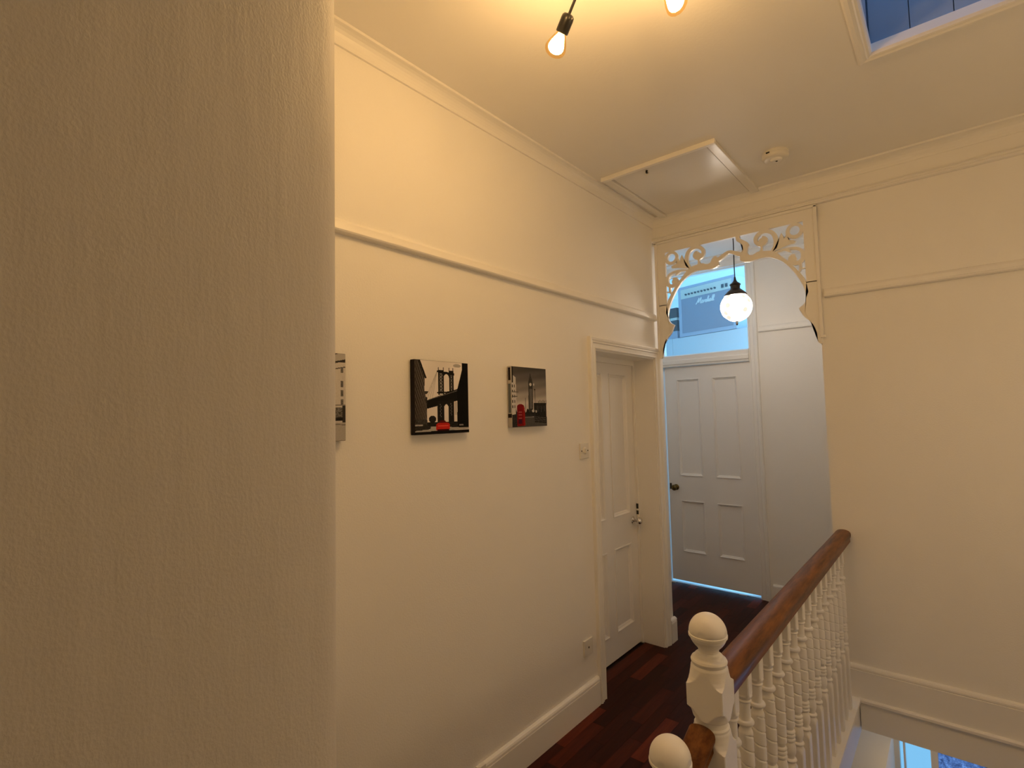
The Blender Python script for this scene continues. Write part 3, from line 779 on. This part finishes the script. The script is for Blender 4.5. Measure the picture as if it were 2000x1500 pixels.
def clock_tower():
    im = np.zeros((NP, NP, 3)); g = np.interp(vv, (0, 0.15, 0.4, 0.62, 0.75, 1), (0.065, 0.11, 0.26, 0.55, 0.68, 0.4)) * (1+0.12*np.sin(vv*40+uu*6))
    im[:] = g[:, :, None]*np.array((1, 0.93, 0.88))
    # white building on the left
    fill(im, inpoly([(0.0, 0), (0.14, 0), (0.14, 0.14), (0.21, 0.18), (0.22, 0.70), (0.25, 0.80), (0, 0.86)]), 0.58, 0.12)
    for k in range(5):
        for u0 in (0.115, 0.165): fill(im, rect(u0, 0.30+0.085*k, u0+0.022, 0.345+0.085*k), 0.05, 0.4)
    fill(im, line(0.07, 0.42, 0.26, 0.42, 0.02), 0.12); fill(im, line(0.07, 0.50, 0.24, 0.49, 0.014), 0.08)
    fill(im, rect(0.11, 0.0, 0.145, 0.27), 0.012)
    fill(im, rect(0.025, 0.02, 0.085, 0.23), 0.03, 0.6); fill(im, rect(0.0, 0.24, 0.10, 0.255), 0.55)
    fill(im, rect(0.02, 0.27, 0.085, 0.78), 0.12, 0.8)
    # far skyline, lamp, parliament
    fill(im, rect(0.66, 0.60, 1.0, 0.86), 0.020, 0.7)
    for k in range(8): fill(im, line(0.70+0.043*k, 0.565-0.012*(k % 2), 0.70+0.043*k, 0.62, 0.010), 0.03)
    for k in range(6): fill(im, rect(0.72+0.045*k, 0.65, 0.73+0.045*k, 0.78), 0.10)
    fill(im, line(0.695, 0.37, 0.695, 0.62, 0.012), 0.02); fill(im, ell(0.695, 0.37, 0.016, 0.014), 0.015)
    fill(im, ell(0.67, 0.285, 0.014, 0.022), 0.6)
    fill(im, line(0.445, 0.52, 0.445, 0.75, 0.008), 0.10)
    # clock tower
    fill(im, inpoly([(0.52, 0.76), (0.53, 0.24), (0.545, 0.20), (0.565, 0.15), (0.583, 0.08), (0.60, 0.15), (0.625, 0.20), (0.64, 0.24), (0.645, 0.76)]), 0.045, 0.4)
    fill(im, rect(0.555, 0.36, 0.625, 0.70), 0.13, 0.3)
    fill(im, ell(0.585, 0.285, 0.030, 0.027), 0.62)
    # street
    fill(im, rect(0.20, 0.70, 1.0, 0.80) & (vv > 0.72+0.04*np.sin(uu*60)), 0.02, 0.8)
    fill(im, vv > 0.84, 0.085, 0.25); fill(im, rect(0.42, 0.80, 0.70, 0.835), 0.03, 0.5); fill(im, rect(0.42, 0.835, 0.62, 0.848), 0.22)
    fill(im, ell(0.64, 0.735, 0.035, 0.025), 0.5); fill(im, ell(0.72, 0.745, 0.02, 0.025), 0.45)
    fill(im, inpoly([(0.66, 0.82), (1.0, 0.84), (1.0, 0.95), (0.68, 0.93)]), 0.018, 0.8)
    for k in range(3): fill(im, line(0.68, 0.84+0.03*k, 0.98, 0.86+0.03*k, 0.008), 0.13)
    fill(im, inpoly([(0.08, 0.80), (0.24, 0.78), (0.24, 1.0), (0.06, 1.0)]), 0.03, 0.8); fill(im, rect(0.0, 0.82, 0.06, 0.97), 0.5)
    # red telephone box
    fill(im, ell(0.315, 0.655, 0.085, 0.035) | rect(0.225, 0.655, 0.405, 0.985), (0.20, 0.006, 0.007), 0.2)
    fill(im, inpoly([(0.38, 0.66), (0.42, 0.68), (0.43, 0.97), (0.385, 0.985)]), (0.30, 0.012, 0.010), 0.1)
    for k in range(4): fill(im, rect(0.265, 0.745+0.05*k, 0.345, 0.757+0.05*k), (0.40, 0.12, 0.10))
    fill(im, rect(0.26, 0.875, 0.35, 0.95), (0.05, 0.006, 0.02))
    return im
def facade():
    im = np.zeros((NP, NP, 3)); im[:] = 0.62
    fill(im, uu >= 0, 0.60, 0.06)
    fill(im, rect(0, 0, 1, 0.10), 0.05, 0.8); fill(im, line(0.5, 0.20, 1.0, 0.02, 0.10), 0.45)
    fill(im, line(0.3, 0.24, 1.0, 0.07, 0.02), 0.04); fill(im, line(0.3, 0.30, 1.0, 0.15, 0.012), 0.10)
    for r in range(5):
        for k in range(10):
            u0 = 0.04+0.1*k; v0 = 0.22+0.105*r-0.02*(u0-0.5)
            if r == 0: v0 = 0.16-0.06*(u0-0.8)
            fill(im, rect(u0, v0, u0+0.035, v0+0.07), 0.10 + 0.05*(k % 2), 0.4)
    fill(im, rect(0, 0.585, 1, 0.60), 0.25)
    fill(im, rect(0, 0.62, 1, 0.76), 0.14, 0.8); fill(im, rect(0.96, 0.60, 1.0, 0.80), 0.04)
    fill(im, rect(0, 0.735, 0.97, 0.775), 0.02, 0.6)
    fill(im, vv > 0.79, 0.42, 0.08); fill(im, line(0.5, 0.79, 1.0, 0.82, 0.012), 0.2)
    return im
def canvas(yc, zc, wd, ht, painter, label, edge, tilt=0.0, wrap=0.0):
    D = 0.024
    root = boxes('canvas_print', [(-D, 0, -wd/2, wd/2, -ht/2, ht/2)], edge, bevel=0.0015)
    root.location = (D+0.003, yc, zc); root.rotation_euler = (tilt, 0, 0)
    tag(root, label, 'picture', 'row of square canvas prints on the left wall')
    global uu
    keep = uu; uu = (uu+wrap)/(1+wrap*0.9); im = np.clip(painter(), 0, 1); uu = keep
    gy = -wd/2+0.001 + (wd-0.002)*np.arange(NP+1)/NP; gz = ht/2-0.001 - (ht-0.002)*np.arange(NP+1)/NP
    V = [(0.0004, a, b) for b in gz for a in gy]
    F = [(j*(NP+1)+i, (j+1)*(NP+1)+i, (j+1)*(NP+1)+i+1, j*(NP+1)+i+1) for j in range(NP) for i in range(NP)]
    me = bpy.data.meshes.new('printed_face'); me.from_pydata(V, [], F)
    at = me.attributes.new('ink', 'FLOAT_COLOR', 'CORNER')
    c = np.ones((NP*NP, 4, 4), np.float32); c[:, :, :3] = im.reshape(-1, 1, 3)
    at.data.foreach_set('color', c.ravel())
    me.materials.append(MATS['canvas_print_ink'])
    f = bpy.data.objects.new('printed_face', me); COL.objects.link(f); f.parent = root
    return root
canvas(1.429, 1.684, 0.292, 0.292, bridge, 'canvas print of a steel bridge tower with a red car', 'canvas_edge', wrap=0.085)
c2 = canvas(1.994, 1.692, 0.272, 0.288, clock_tower, 'canvas print of a clock tower with a red telephone box', 'canvas_edge_pale', wrap=0.118)
boxes('printed_side', [(-0.018, -0.005, -0.1366, -0.1359, 0.078, 0.138)], 'canvas_edge', c2)
boxes('printed_side', [(-0.019, -0.005, -0.1366, -0.1359, -0.075, 0.062)], 'dark_card', c2)
boxes('printed_side', [(-0.0235, -0.001, -0.1366, -0.1359, -0.098, -0.080)], 'canvas_edge', c2)
canvas(0.836, 1.680, 0.302, 0.294, facade, 'canvas print of a pale street facade partly behind the plaster corner', 'canvas_edge')

# ================================================================ ELECTRICS
# light switch and socket on wall A
sw = boxes('light_switch', [(0, 0.010, -0.043, 0.043, -0.043, 0.043)], 'plastic', bevel=0.002)
sw.location = (0.0, 2.500, 1.398); tag(sw, 'square white light switch plate beside the side door', 'switch')
bm = bmesh.new(); R = Matrix.Rotation(PI/2, 4, 'Y')
lathe(bm, [(0.020, 0.008), (0.020, 0.012), (0.017, 0.014), (0.001, 0.014)], 24, None, (0, 0, 0), R); obj('dial_plate', bm, 'plastic', sw, smooth=True)
boxes('rocker', [(0.012, 0.022, -0.008, 0.008, -0.013, 0.012)], 'plastic', sw, bevel=0.002)
for s_ in (-1, 1):
    bm = bmesh.new(); lathe(bm, [(0.004, 0.009), (0.004, 0.0115), (0.001, 0.0115)], 12, None, (0, s_*0.031, 0), R); obj('screw', bm, 'dark_plastic', sw)
so = boxes('wall_socket', [(0, 0.010, -0.043, 0.043, -0.043, 0.043)], 'plastic', bevel=0.002)
so.location = (0.0, 2.480, 0.336); tag(so, 'square white socket plate low beside the side door', 'socket')
bm = bmesh.new(); lathe(bm, [(0.0055, 0.0085), (0.0055, 0.0108), (0.001, 0.0108)], 14, None, (0, 0, 0), R); obj('hole', bm, 'dark_plastic', so)
for s_ in (-1, 1):
    bm = bmesh.new(); lathe(bm, [(0.003, 0.009), (0.003, 0.0112), (0.001, 0.0112)], 10, None, (0, s_*0.031, 0.0), R); obj('screw', bm, 'plastic', so)

# smoke alarm
sa = empty('smoke_alarm', (0.935, 3.045, H)); tag(sa, 'round white smoke alarm on the ceiling next to the loft hatch', 'smoke alarm')
bm = bmesh.new(); lathe(bm, [(0.001, 0), (0.064, 0), (0.066, -0.004), (0.066, -0.012), (0.064, -0.014)][::-1], 40); obj('base', bm, 'plastic', sa, smooth=True)
bm = bmesh.new(); lathe(bm, [(0.001, -0.040), (0.050, -0.040), (0.060, -0.037), (0.065, -0.030), (0.066, -0.022), (0.064, -0.013)], 40); obj('cover', bm, 'plastic', sa, smooth=True)
bm = bmesh.new(); lathe(bm, [(0.001, -0.052), (0.020, -0.052), (0.026, -0.048), (0.030, -0.039)], 28, None, (0.006, -0.004, 0)); obj('sensor_dome', bm, 'ceiling_paint', sa, smooth=True)
bm = bmesh.new(); lathe(bm, [(0.001, -0.0545), (0.005, -0.0545), (0.006, -0.051)], 14, None, (0.008, -0.008, 0)); obj('indicator', bm, 'dark_plastic', sa, smooth=True)
boxes('slot', [(-0.030, -0.012, -0.067, -0.060, -0.020, -0.014)], 'dark_plastic', sa)

# loft hatch
ha = empty('loft_hatch', (0.41, 3.07, H)); tag(ha, 'painted loft hatch in the ceiling by the corner', 'hatch')
hx0, hx1, hy0, hy1 = -0.328, 0.330, -0.400, 0.405
boxes('trapdoor', [(hx0+0.054, hx1-0.054, hy0+0.012, hy1, -0.010, 0)], 'hatch_paint', ha)
boxes('frame_strip', [(hx0, hx0+0.047, hy0, hy1, -0.020, 0)], 'hatch_paint', ha, bevel=0.003)
boxes('frame_strip', [(hx1-0.047, hx1, hy0, hy1, -0.020, 0)], 'hatch_paint', ha, bevel=0.003)
boxes('frame_strip', [(hx0-0.004, hx1+0.004, hy0-0.012, hy0+0.012, -0.026, 0)], 'trim_paint', ha, bevel=0.003)
bm = bmesh.new(); tube(bm, [(-0.072+0.010*math.cos(a), hy0+0.060, -0.020-0.010+0.010*math.sin(a)) for a in np.linspace(0, 2*PI, 15)], 0.0028, 8); ct = obj('catch_ring', bm, 'plastic', ha, smooth=True)
boxes('staple', [(-0.077, -0.067, hy0+0.054, hy0+0.066, -0.030, -0.014)], 'dark_plastic', ha)

# ---------------- ceiling lamp with bare filament bulbs on arms
hub = Vector((0.946, 1.230, H))
lamp = empty('ceiling_lamp', hub); tag(lamp, 'black multi-arm ceiling lamp with bare filament bulbs', 'lamp')
bm = bmesh.new(); lathe(bm, [(0.001, -0.034), (0.040, -0.034), (0.052, -0.028), (0.055, -0.002), (0.055, 0)], 32); obj('ceiling_rose', bm, 'dark_plastic', lamp, smooth=True)
arm_dirs = []
T1 = Vector((0.701, 1.295, 2.72)); T2 = Vector((1.046, 1.486, 2.80))
h0 = hub + Vector((0, 0, -0.025))
d1 = (T1-h0); d2 = (T2-h0)
arm_dirs = [(d1.normalized(), d1.length), (d2.normalized(), d2.length)]
for az in (-18, 255):
    a = math.radians(az); arm_dirs.append((Vector((math.cos(a)*0.72, math.sin(a)*0.72, -0.69)).normalized(), 0.35))
BS = 1.03
for d, L in arm_dirs:
    q = Vector((0, 0, 1)).rotation_difference(d).to_matrix().to_4x4()
    tip = L; hb = L-0.118*BS    # holder starts here
    bm = bmesh.new(); tube(bm, [tuple(d*0.02), tuple(d*(hb+0.006))], 0.0042, 10); a_ = obj('arm', bm, 'dark_plastic', lamp, smooth=True)
    for v in a_.data.vertices: v.co.z -= 0.025
    bm = bmesh.new(); lathe(bm, [(0.006, hb), (0.014, hb+0.002), (0.0185, hb+0.007), (0.0195, hb+0.015), (0.0195, hb+0.050), (0.018, hb+0.053), (0.001, hb+0.053)], 24, None, (0, 0, -0.025), q); obj('bulb_holder', bm, 'dark_plastic', lamp, smooth=True)
    s0 = hb+0.050
    bl = tip-s0
    pr_ = [(0.013, 0), (0.0135, 0.06), (0.018, 0.20), (0.0245, 0.40), (0.0285, 0.58), (0.0290, 0.68), (0.0265, 0.80), (0.0200, 0.91), (0.0100, 0.98), (0.001, 1.0)]
    bm = bmesh.new(); lathe(bm, [(r*1.14, s0+bl*k) for r, k in pr_], 28, None, (0, 0, -0.025), q); gl = obj('bulb_glass', bm, 'bulb_glass', lamp, smooth=True)
    bm = bmesh.new(); lathe(bm, [(r*0.84, s0+bl*(0.08+0.78*k)) for r, k in pr_[1:]], 20, None, (0, 0, -0.025), q); obj('filament', bm, 'filament_glow', gl, smooth=True)

# ---------------- unseen fill lamps, added: globe over the stairs, bowl in the hall below
def fill_wall_light(loc, label):
    wl = empty('fill_wall_light', loc); tag(wl, label, 'lamp')
    Ry = Matrix.Rotation(-PI/2, 4, 'Y')
    bm = bmesh.new(); lathe(bm, [(0.05, 0), (0.05, 0.010), (0.035, 0.018), (0.001, 0.02)], 28, None, (0, 0, -0.03), Ry); obj('back_plate', bm, 'brass', wl, smooth=True)
    bm = bmesh.new(); tube(bm, [(-0.01, 0, -0.03), (-0.08, 0, -0.06), (-0.14, 0, -0.05), (-0.16, 0, 0.0)], 0.008, 10); obj('arm', bm, 'brass', wl, smooth=True)
    bm = bmesh.new(); lathe(bm, [(0.010, 0.0), (0.045, 0.012), (0.05, 0.025), (0.001, 0.027)], 24, None, (-0.16, 0, 0)); obj('gallery', bm, 'brass', wl, smooth=True)
    bm = bmesh.new(); lathe(bm, [(0.11*math.sin(a), 0.125-0.11*math.cos(a)) for a in np.linspace(0.4, PI-0.02, 24)], 32, None, (-0.16, 0, 0)); obj('globe', bm, 'fill_glow', wl, smooth=True)
fill_wall_light((XR, 2.05, 1.55), 'added fill light, an opal glass globe on the wall across the stairwell')
hl = empty('fill_hall_light', (1.55, 4.30, -0.185)); tag(hl, 'added fill light, a flush opal bowl on the ceiling of the hall below', 'lamp')  # out of view, added to brighten the boxed ledge
bm = bmesh.new(); lathe(bm, [(0.001, -0.018), (0.09, -0.018), (0.10, -0.012), (0.10, 0)], 32); obj('base', bm, 'brass', hl, smooth=True)
bm = bmesh.new(); lathe(bm, [(0.10*math.sin(a), -0.018-0.075*math.cos(a)*0.9-0.012) for a in np.linspace(0.02, PI*0.52, 16)], 32); obj('opal_bowl', bm, 'fill_glow', hl, smooth=True)

# ---------------- pendant in the passage
pz = 2.372; pxy = (0.405, 4.02)
pe = empty('pendant_light', (pxy[0], pxy[1], H)); tag(pe, 'globe pendant light with dark bell cap hanging behind the arch', 'lamp')
gz = pz-H
GR = 0.110
bm = bmesh.new(); tube(bm, [(0, 0, -0.01), (0.002, 0, -0.15), (-0.001, 0.001, -0.30), (0, 0, gz+0.215)], 0.0040, 8); obj('cord', bm, 'bronze', pe, smooth=True)
bm = bmesh.new(); lathe(bm, [(0.001, -0.03), (0.02, -0.03), (0.045, -0.012), (0.05, 0)], 24); obj('ceiling_rose', bm, 'bronze', pe, smooth=True)
bm = bmesh.new(); lathe(bm, [(0.082, gz+0.082), (0.080, gz+0.090), (0.060, gz+0.112), (0.044, gz+0.126), (0.036, gz+0.132), (0.032, gz+0.140), (0.034, gz+0.160), (0.040, gz+0.166), (0.036, gz+0.172), (0.018, gz+0.186), (0.010, gz+0.200), (0.006, gz+0.225)], 32); obj('bell_cap', bm, 'bronze', pe, smooth=True)
bm = bmesh.new(); lathe(bm, [(GR*math.sin(a), gz-GR*math.cos(a)) for a in np.linspace(0.03, PI-0.65, 30)], 40); obj('globe', bm, 'etched_globe_glass', pe, smooth=True)
bm = bmesh.new(); lathe(bm, [(0.001, gz-GR-0.030), (0.006, gz-GR-0.026), (0.009, gz-GR-0.016), (0.007, gz-GR-0.008), (0.012, gz-GR+0.001), (0.001, gz-GR+0.004)], 20); obj('finial', bm, 'bronze', pe, smooth=True)

# ================================================================ SKYLIGHT
skl = struct(bpy.data.objects.new('window_3', None), 'skylight shaft in the ceiling over the stairwell'); COL.objects.link(skl)
ZT = H+0.75
tw = 0.050
mold = [(0, 0), (0.006, -0.010), (0.014, -0.013), (0.020, -0.010), (0.030, -0.016), (0.042, -0.014), (tw, -0.004), (tw, 0)]
for k, (c0, c1) in enumerate((((SX0, SY0), (SX0, SY1)), ((SX0, SY1), (SX1, SY1)), ((SX1, SY1), (SX1, SY0)), ((SX1, SY0), (SX0, SY0)))):
    cx, cy = (SX0+SX1)/2, (SY0+SY1)/2
    bm = bmesh.new()
    def fn(p, s_):
        c = c0 if s_ == 0 else c1
        return (c[0] + (p[0]-0.006)*(1 if c[0] > cx else -1), c[1] + (p[0]-0.006)*(1 if c[1] > cy else -1), H+p[1])
    prism(bm, mold, (0, 1), fn)
    obj('moulding', bm, 'trim_paint', skl)
boxes('lining', [(SX0-0.02, SX0+0.006, SY0, SY1, H, H+0.034)], 'trim_paint', skl)
boxes('lining', [(SX1-0.006, SX1+0.02, SY0, SY1, H, H+0.034)], 'trim_paint', skl)
boxes('lining', [(SX0, SX1, SY1-0.006, SY1+0.03, H, H+0.034)], 'trim_paint', skl)
boxes('lining', [(SX0, SX1, SY0-0.03, SY0+0.006, H, H+0.034)], 'trim_paint', skl)
bwid = 0.13
n = int(round((SX1-SX0)/bwid))
for i in range(n):
    a = SX0 + (SX1-SX0)*i/n; b = SX0 + (SX1-SX0)*(i+1)/n
    for ya, yb in ((SY1+0.012, SY1+0.03), (SY0-0.03, SY0-0.012)):
        boxes('board', [(a+0.0015, b-0.0015, ya, yb, H+0.03, ZT)], 'shaft_board', skl)
    boxes('backing', [(a, b, SY1+0.03, SY1+0.04, H+0.03, ZT), (a, b, SY0-0.04, SY0-0.03, H+0.03, ZT)], 'shaft_board', skl) if i == 0 else None
n2 = 6
for i in range(n2):
    a = SY0 + (SY1-SY0)*i/n2; b = SY0 + (SY1-SY0)*(i+1)/n2
    for xa, xb in ((SX0-0.02, SX0-0.004), (SX1+0.004, SX1+0.02)):
        boxes('board', [(xa, xb, a+0.0015, b-0.0015, H+0.03, ZT)], 'shaft_board', skl)
boxes('shaft_casing', [(SX0-0.06, SX0-0.02, SY0-0.06, SY1+0.06, H+0.02, ZT), (SX1+0.02, SX1+0.06, SY0-0.06, SY1+0.06, H+0.02, ZT), (SX0-0.06, SX1+0.06, SY1+0.04, SY1+0.08, H+0.02, ZT), (SX0-0.06, SX1+0.06, SY0-0.08, SY0-0.04, H+0.02, ZT)], 'shaft_board', skl)
boxes('roof_pane', [(SX0-0.05, SX1+0.05, SY0-0.06, SY1+0.06, ZT, ZT+0.006)], 'window_glass', skl)

# ================================================================ STOREY BELOW (seen down the stairwell)
LX0 = 1.127
struct(boxes('wall_hall_bulkhead', [(0.60, LX0-0.002, YB-0.10, YC+0.1, ZL, -0.75)], 'wall_paint'), 'boxed ledge in the hall below')
struct(boxes('wall_hall_front', [(LX0, XR, YC, YC+0.1, -0.55, -0.165), (2.15, XR, YC, YC+0.1, ZL, -0.55), (0.9, XR, YB+0.12, YC+0.1, -0.185, -0.165), (-0.3, LX0, YC, YC+0.1, ZL, -0.165)], 'wall_paint'))
d3 = struct(bpy.data.objects.new('door_3', None), 'glazed front door of the hall below'); COL.objects.link(d3)
boxes('jamb', [(LX0, LX0+0.028, YC, YC+0.06, ZL, -0.55)], 'wardrobe_paint', d3)
boxes('post', [(1.335, 1.375, YC-0.01, YC+0.06, ZL, -0.55)], 'trim_paint', d3)
boxes('jamb', [(2.10, 2.15, YC, YC+0.06, ZL, -0.55)], 'trim_paint', d3)
boxes('glazing_bar', [(LX0+0.05, LX0+0.062, YC+0.005, YC+0.05, ZL, -0.55)], 'wardrobe_paint', d3)
boxes('pane', [(LX0+0.02, 1.345, YC+0.03, YC+0.034, ZL, -0.55)], 'pale_pane', d3)
boxes('pane', [(1.37, 2.11, YC+0.03, YC+0.034, ZL, -0.55)], 'obscured_pane', d3)

# ================================================================ FAR ROOM (seen through the overlight)
RA = math.radians(-14.2)
P0 = Vector((-0.375, 5.60, 0))
wt = 2.435
wr = empty('wardrobe', (P0.x, P0.y, 0), RA); tag(wr, 'tall white wardrobe under the amplifier seen through the overlight', 'wardrobe')
boxes('carcass', [(-0.85, 0.75, 0.02, 0.60, 0, wt)], 'wardrobe_paint', wr)
for k in range(2):
    dr = boxes('cupboard_door', [((-0.85, -0.45)[k]+0.002, (-0.45, 0.75)[k]-0.002, 0.0, 0.02, 0.06, wt-0.004)], 'wardrobe_paint', wr, bevel=0.002)
    boxes('handle', [(-0.49+0.06*k, -0.475+0.06*k, -0.03, 0.0, 1.0, 1.15)], 'chrome', dr)
am = empty('guitar_amplifier', (P0.x, P0.y, wt), RA); tag(am, 'blue-lit guitar amplifier with pale control panel seen through the overlight', 'amplifier')
AWd, AHt = 0.69, 0.56
ax0 = -AWd/2
boxes('cabinet', [(ax0, ax0+AWd, 0.012, 0.27, 0.0, AHt)], 'amp_vinyl', am, bevel=0.008)
boxes('side_rim', [(ax0, ax0+0.035, -0.006, 0.02, 0.0, AHt)], 'amp_vinyl', am, bevel=0.004)
boxes('side_rim', [(ax0+AWd-0.035, ax0+AWd, -0.006, 0.02, 0.0, AHt)], 'amp_vinyl', am, bevel=0.004)
boxes('bottom_rim', [(ax0+0.035, ax0+AWd-0.035, -0.006, 0.02, 0.0, 0.040)], 'amp_vinyl', am, bevel=0.004)
boxes('top_rim', [(ax0+0.035, ax0+AWd-0.035, -0.006, 0.02, AHt-0.030, AHt)], 'amp_vinyl', am, bevel=0.004)
boxes('grille_cloth', [(ax0+0.035, ax0+AWd-0.035, 0.0, 0.014, 0.040, 0.425)], 'amp_cloth', am)
cp = boxes('control_panel', [(ax0+0.030, ax0+AWd-0.030, -0.004, 0.014, 0.425, AHt-0.030)], 'amp_panel', am)
R_ = Matrix.Rotation(PI/2, 4, 'X')
for k in range(10):
    bm = bmesh.new(); lathe(bm, [(0.0105, 0.002), (0.010, 0.018), (0.001, 0.018)], 14, None, (ax0+0.105+0.040*k, 0, 0.466), R_); obj('control_knob', bm, 'amp_knob', cp)
for k in range(2): boxes('switch', [(ax0+0.540+0.045*k, ax0+0.565+0.045*k, -0.012, 0.0, 0.450, 0.486)], 'amp_knob', cp)
bm = bmesh.new(); tube(bm, [(-0.10, 0.12, AHt), (-0.09, 0.12, AHt+0.016), (-0.04, 0.12, AHt+0.026), (0.04, 0.12, AHt+0.026), (0.09, 0.12, AHt+0.016), (0.10, 0.12, AHt)], 0.010, 8); obj('carry_handle', bm, 'amp_vinyl', am, smooth=True)
# script lettering on the grille
def script(o_par, x0, z0, s):
    strokes = [
        [(0.0, 0.0), (0.25, 0.35), (0.55, 1.0), (0.62, 1.15), (0.60, 0.6), (0.62, 0.25), (0.85, 0.75), (1.12, 1.2), (1.10, 0.6), (1.12, 0.1), (1.25, 0.12)],       # M
        [(1.72, 0.52), (1.55, 0.62), (1.38, 0.40), (1.40, 0.12), (1.58, 0.12), (1.74, 0.50), (1.70, 0.15), (1.86, 0.15)],                                          # a
        [(1.86, 0.15), (2.00, 0.60), (2.02, 0.45), (2.18, 0.60)],                                                                                                  # r
        [(2.18, 0.10), (2.40, 0.62), (2.52, 0.30), (2.44, 0.08), (2.26, 0.12), (2.60, 0.15)],                                                                       # s
        [(2.60, 0.15), (2.90, 0.95), (2.86, 1.20), (2.76, 1.0), (2.74, 0.05), (2.86, 0.50), (3.00, 0.52), (2.99, 0.12), (3.12, 0.15)],                              # h
        [(3.50, 0.52), (3.34, 0.62), (3.18, 0.40), (3.20, 0.12), (3.36, 0.12), (3.52, 0.50), (3.50, 0.15), (3.64, 0.20)],                                          # a
        [(3.64, 0.20), (3.92, 0.95), (3.88, 1.20), (3.78, 1.0), (3.78, 0.15), (3.92, 0.15)],                                                                       # l
        [(3.92, 0.20), (4.20, 0.95), (4.16, 1.20), (4.06, 1.0), (4.06, 0.15), (4.25, 0.20)],                                                                       # l
    ]
    bm = bmesh.new()
    for stp in strokes:
        c = catmull(stp, 4)
        tube(bm, [(x0 + s*(u+0.18*v), -0.004, z0 + s*v) for u, v in c], 0.0058, 6)
    obj('script_lettering', bm, 'amp_script', o_par, smooth=True)
script(am, -0.120, 0.335, 0.052)
# dark boxes at the left of the amplifier
bx = empty('storage_box', (P0.x-0.53*math.cos(RA), P0.y-0.53*math.sin(RA)+0.05, wt), RA); tag(bx, 'dark box with a pale band standing beside the amplifier', 'box')
boxes('body', [(-0.13, 0.13, 0, 0.25, 0, 0.36)], 'dark_card', bx, bevel=0.003)
boxes('band', [(-0.131, 0.131, -0.002, 0.252, 0.215, 0.245)], 'amp_panel', bx)
boxes('base_panel', [(-0.132, 0.132, -0.003, 0.253, 0.0, 0.09)], 'amp_vinyl', bx)
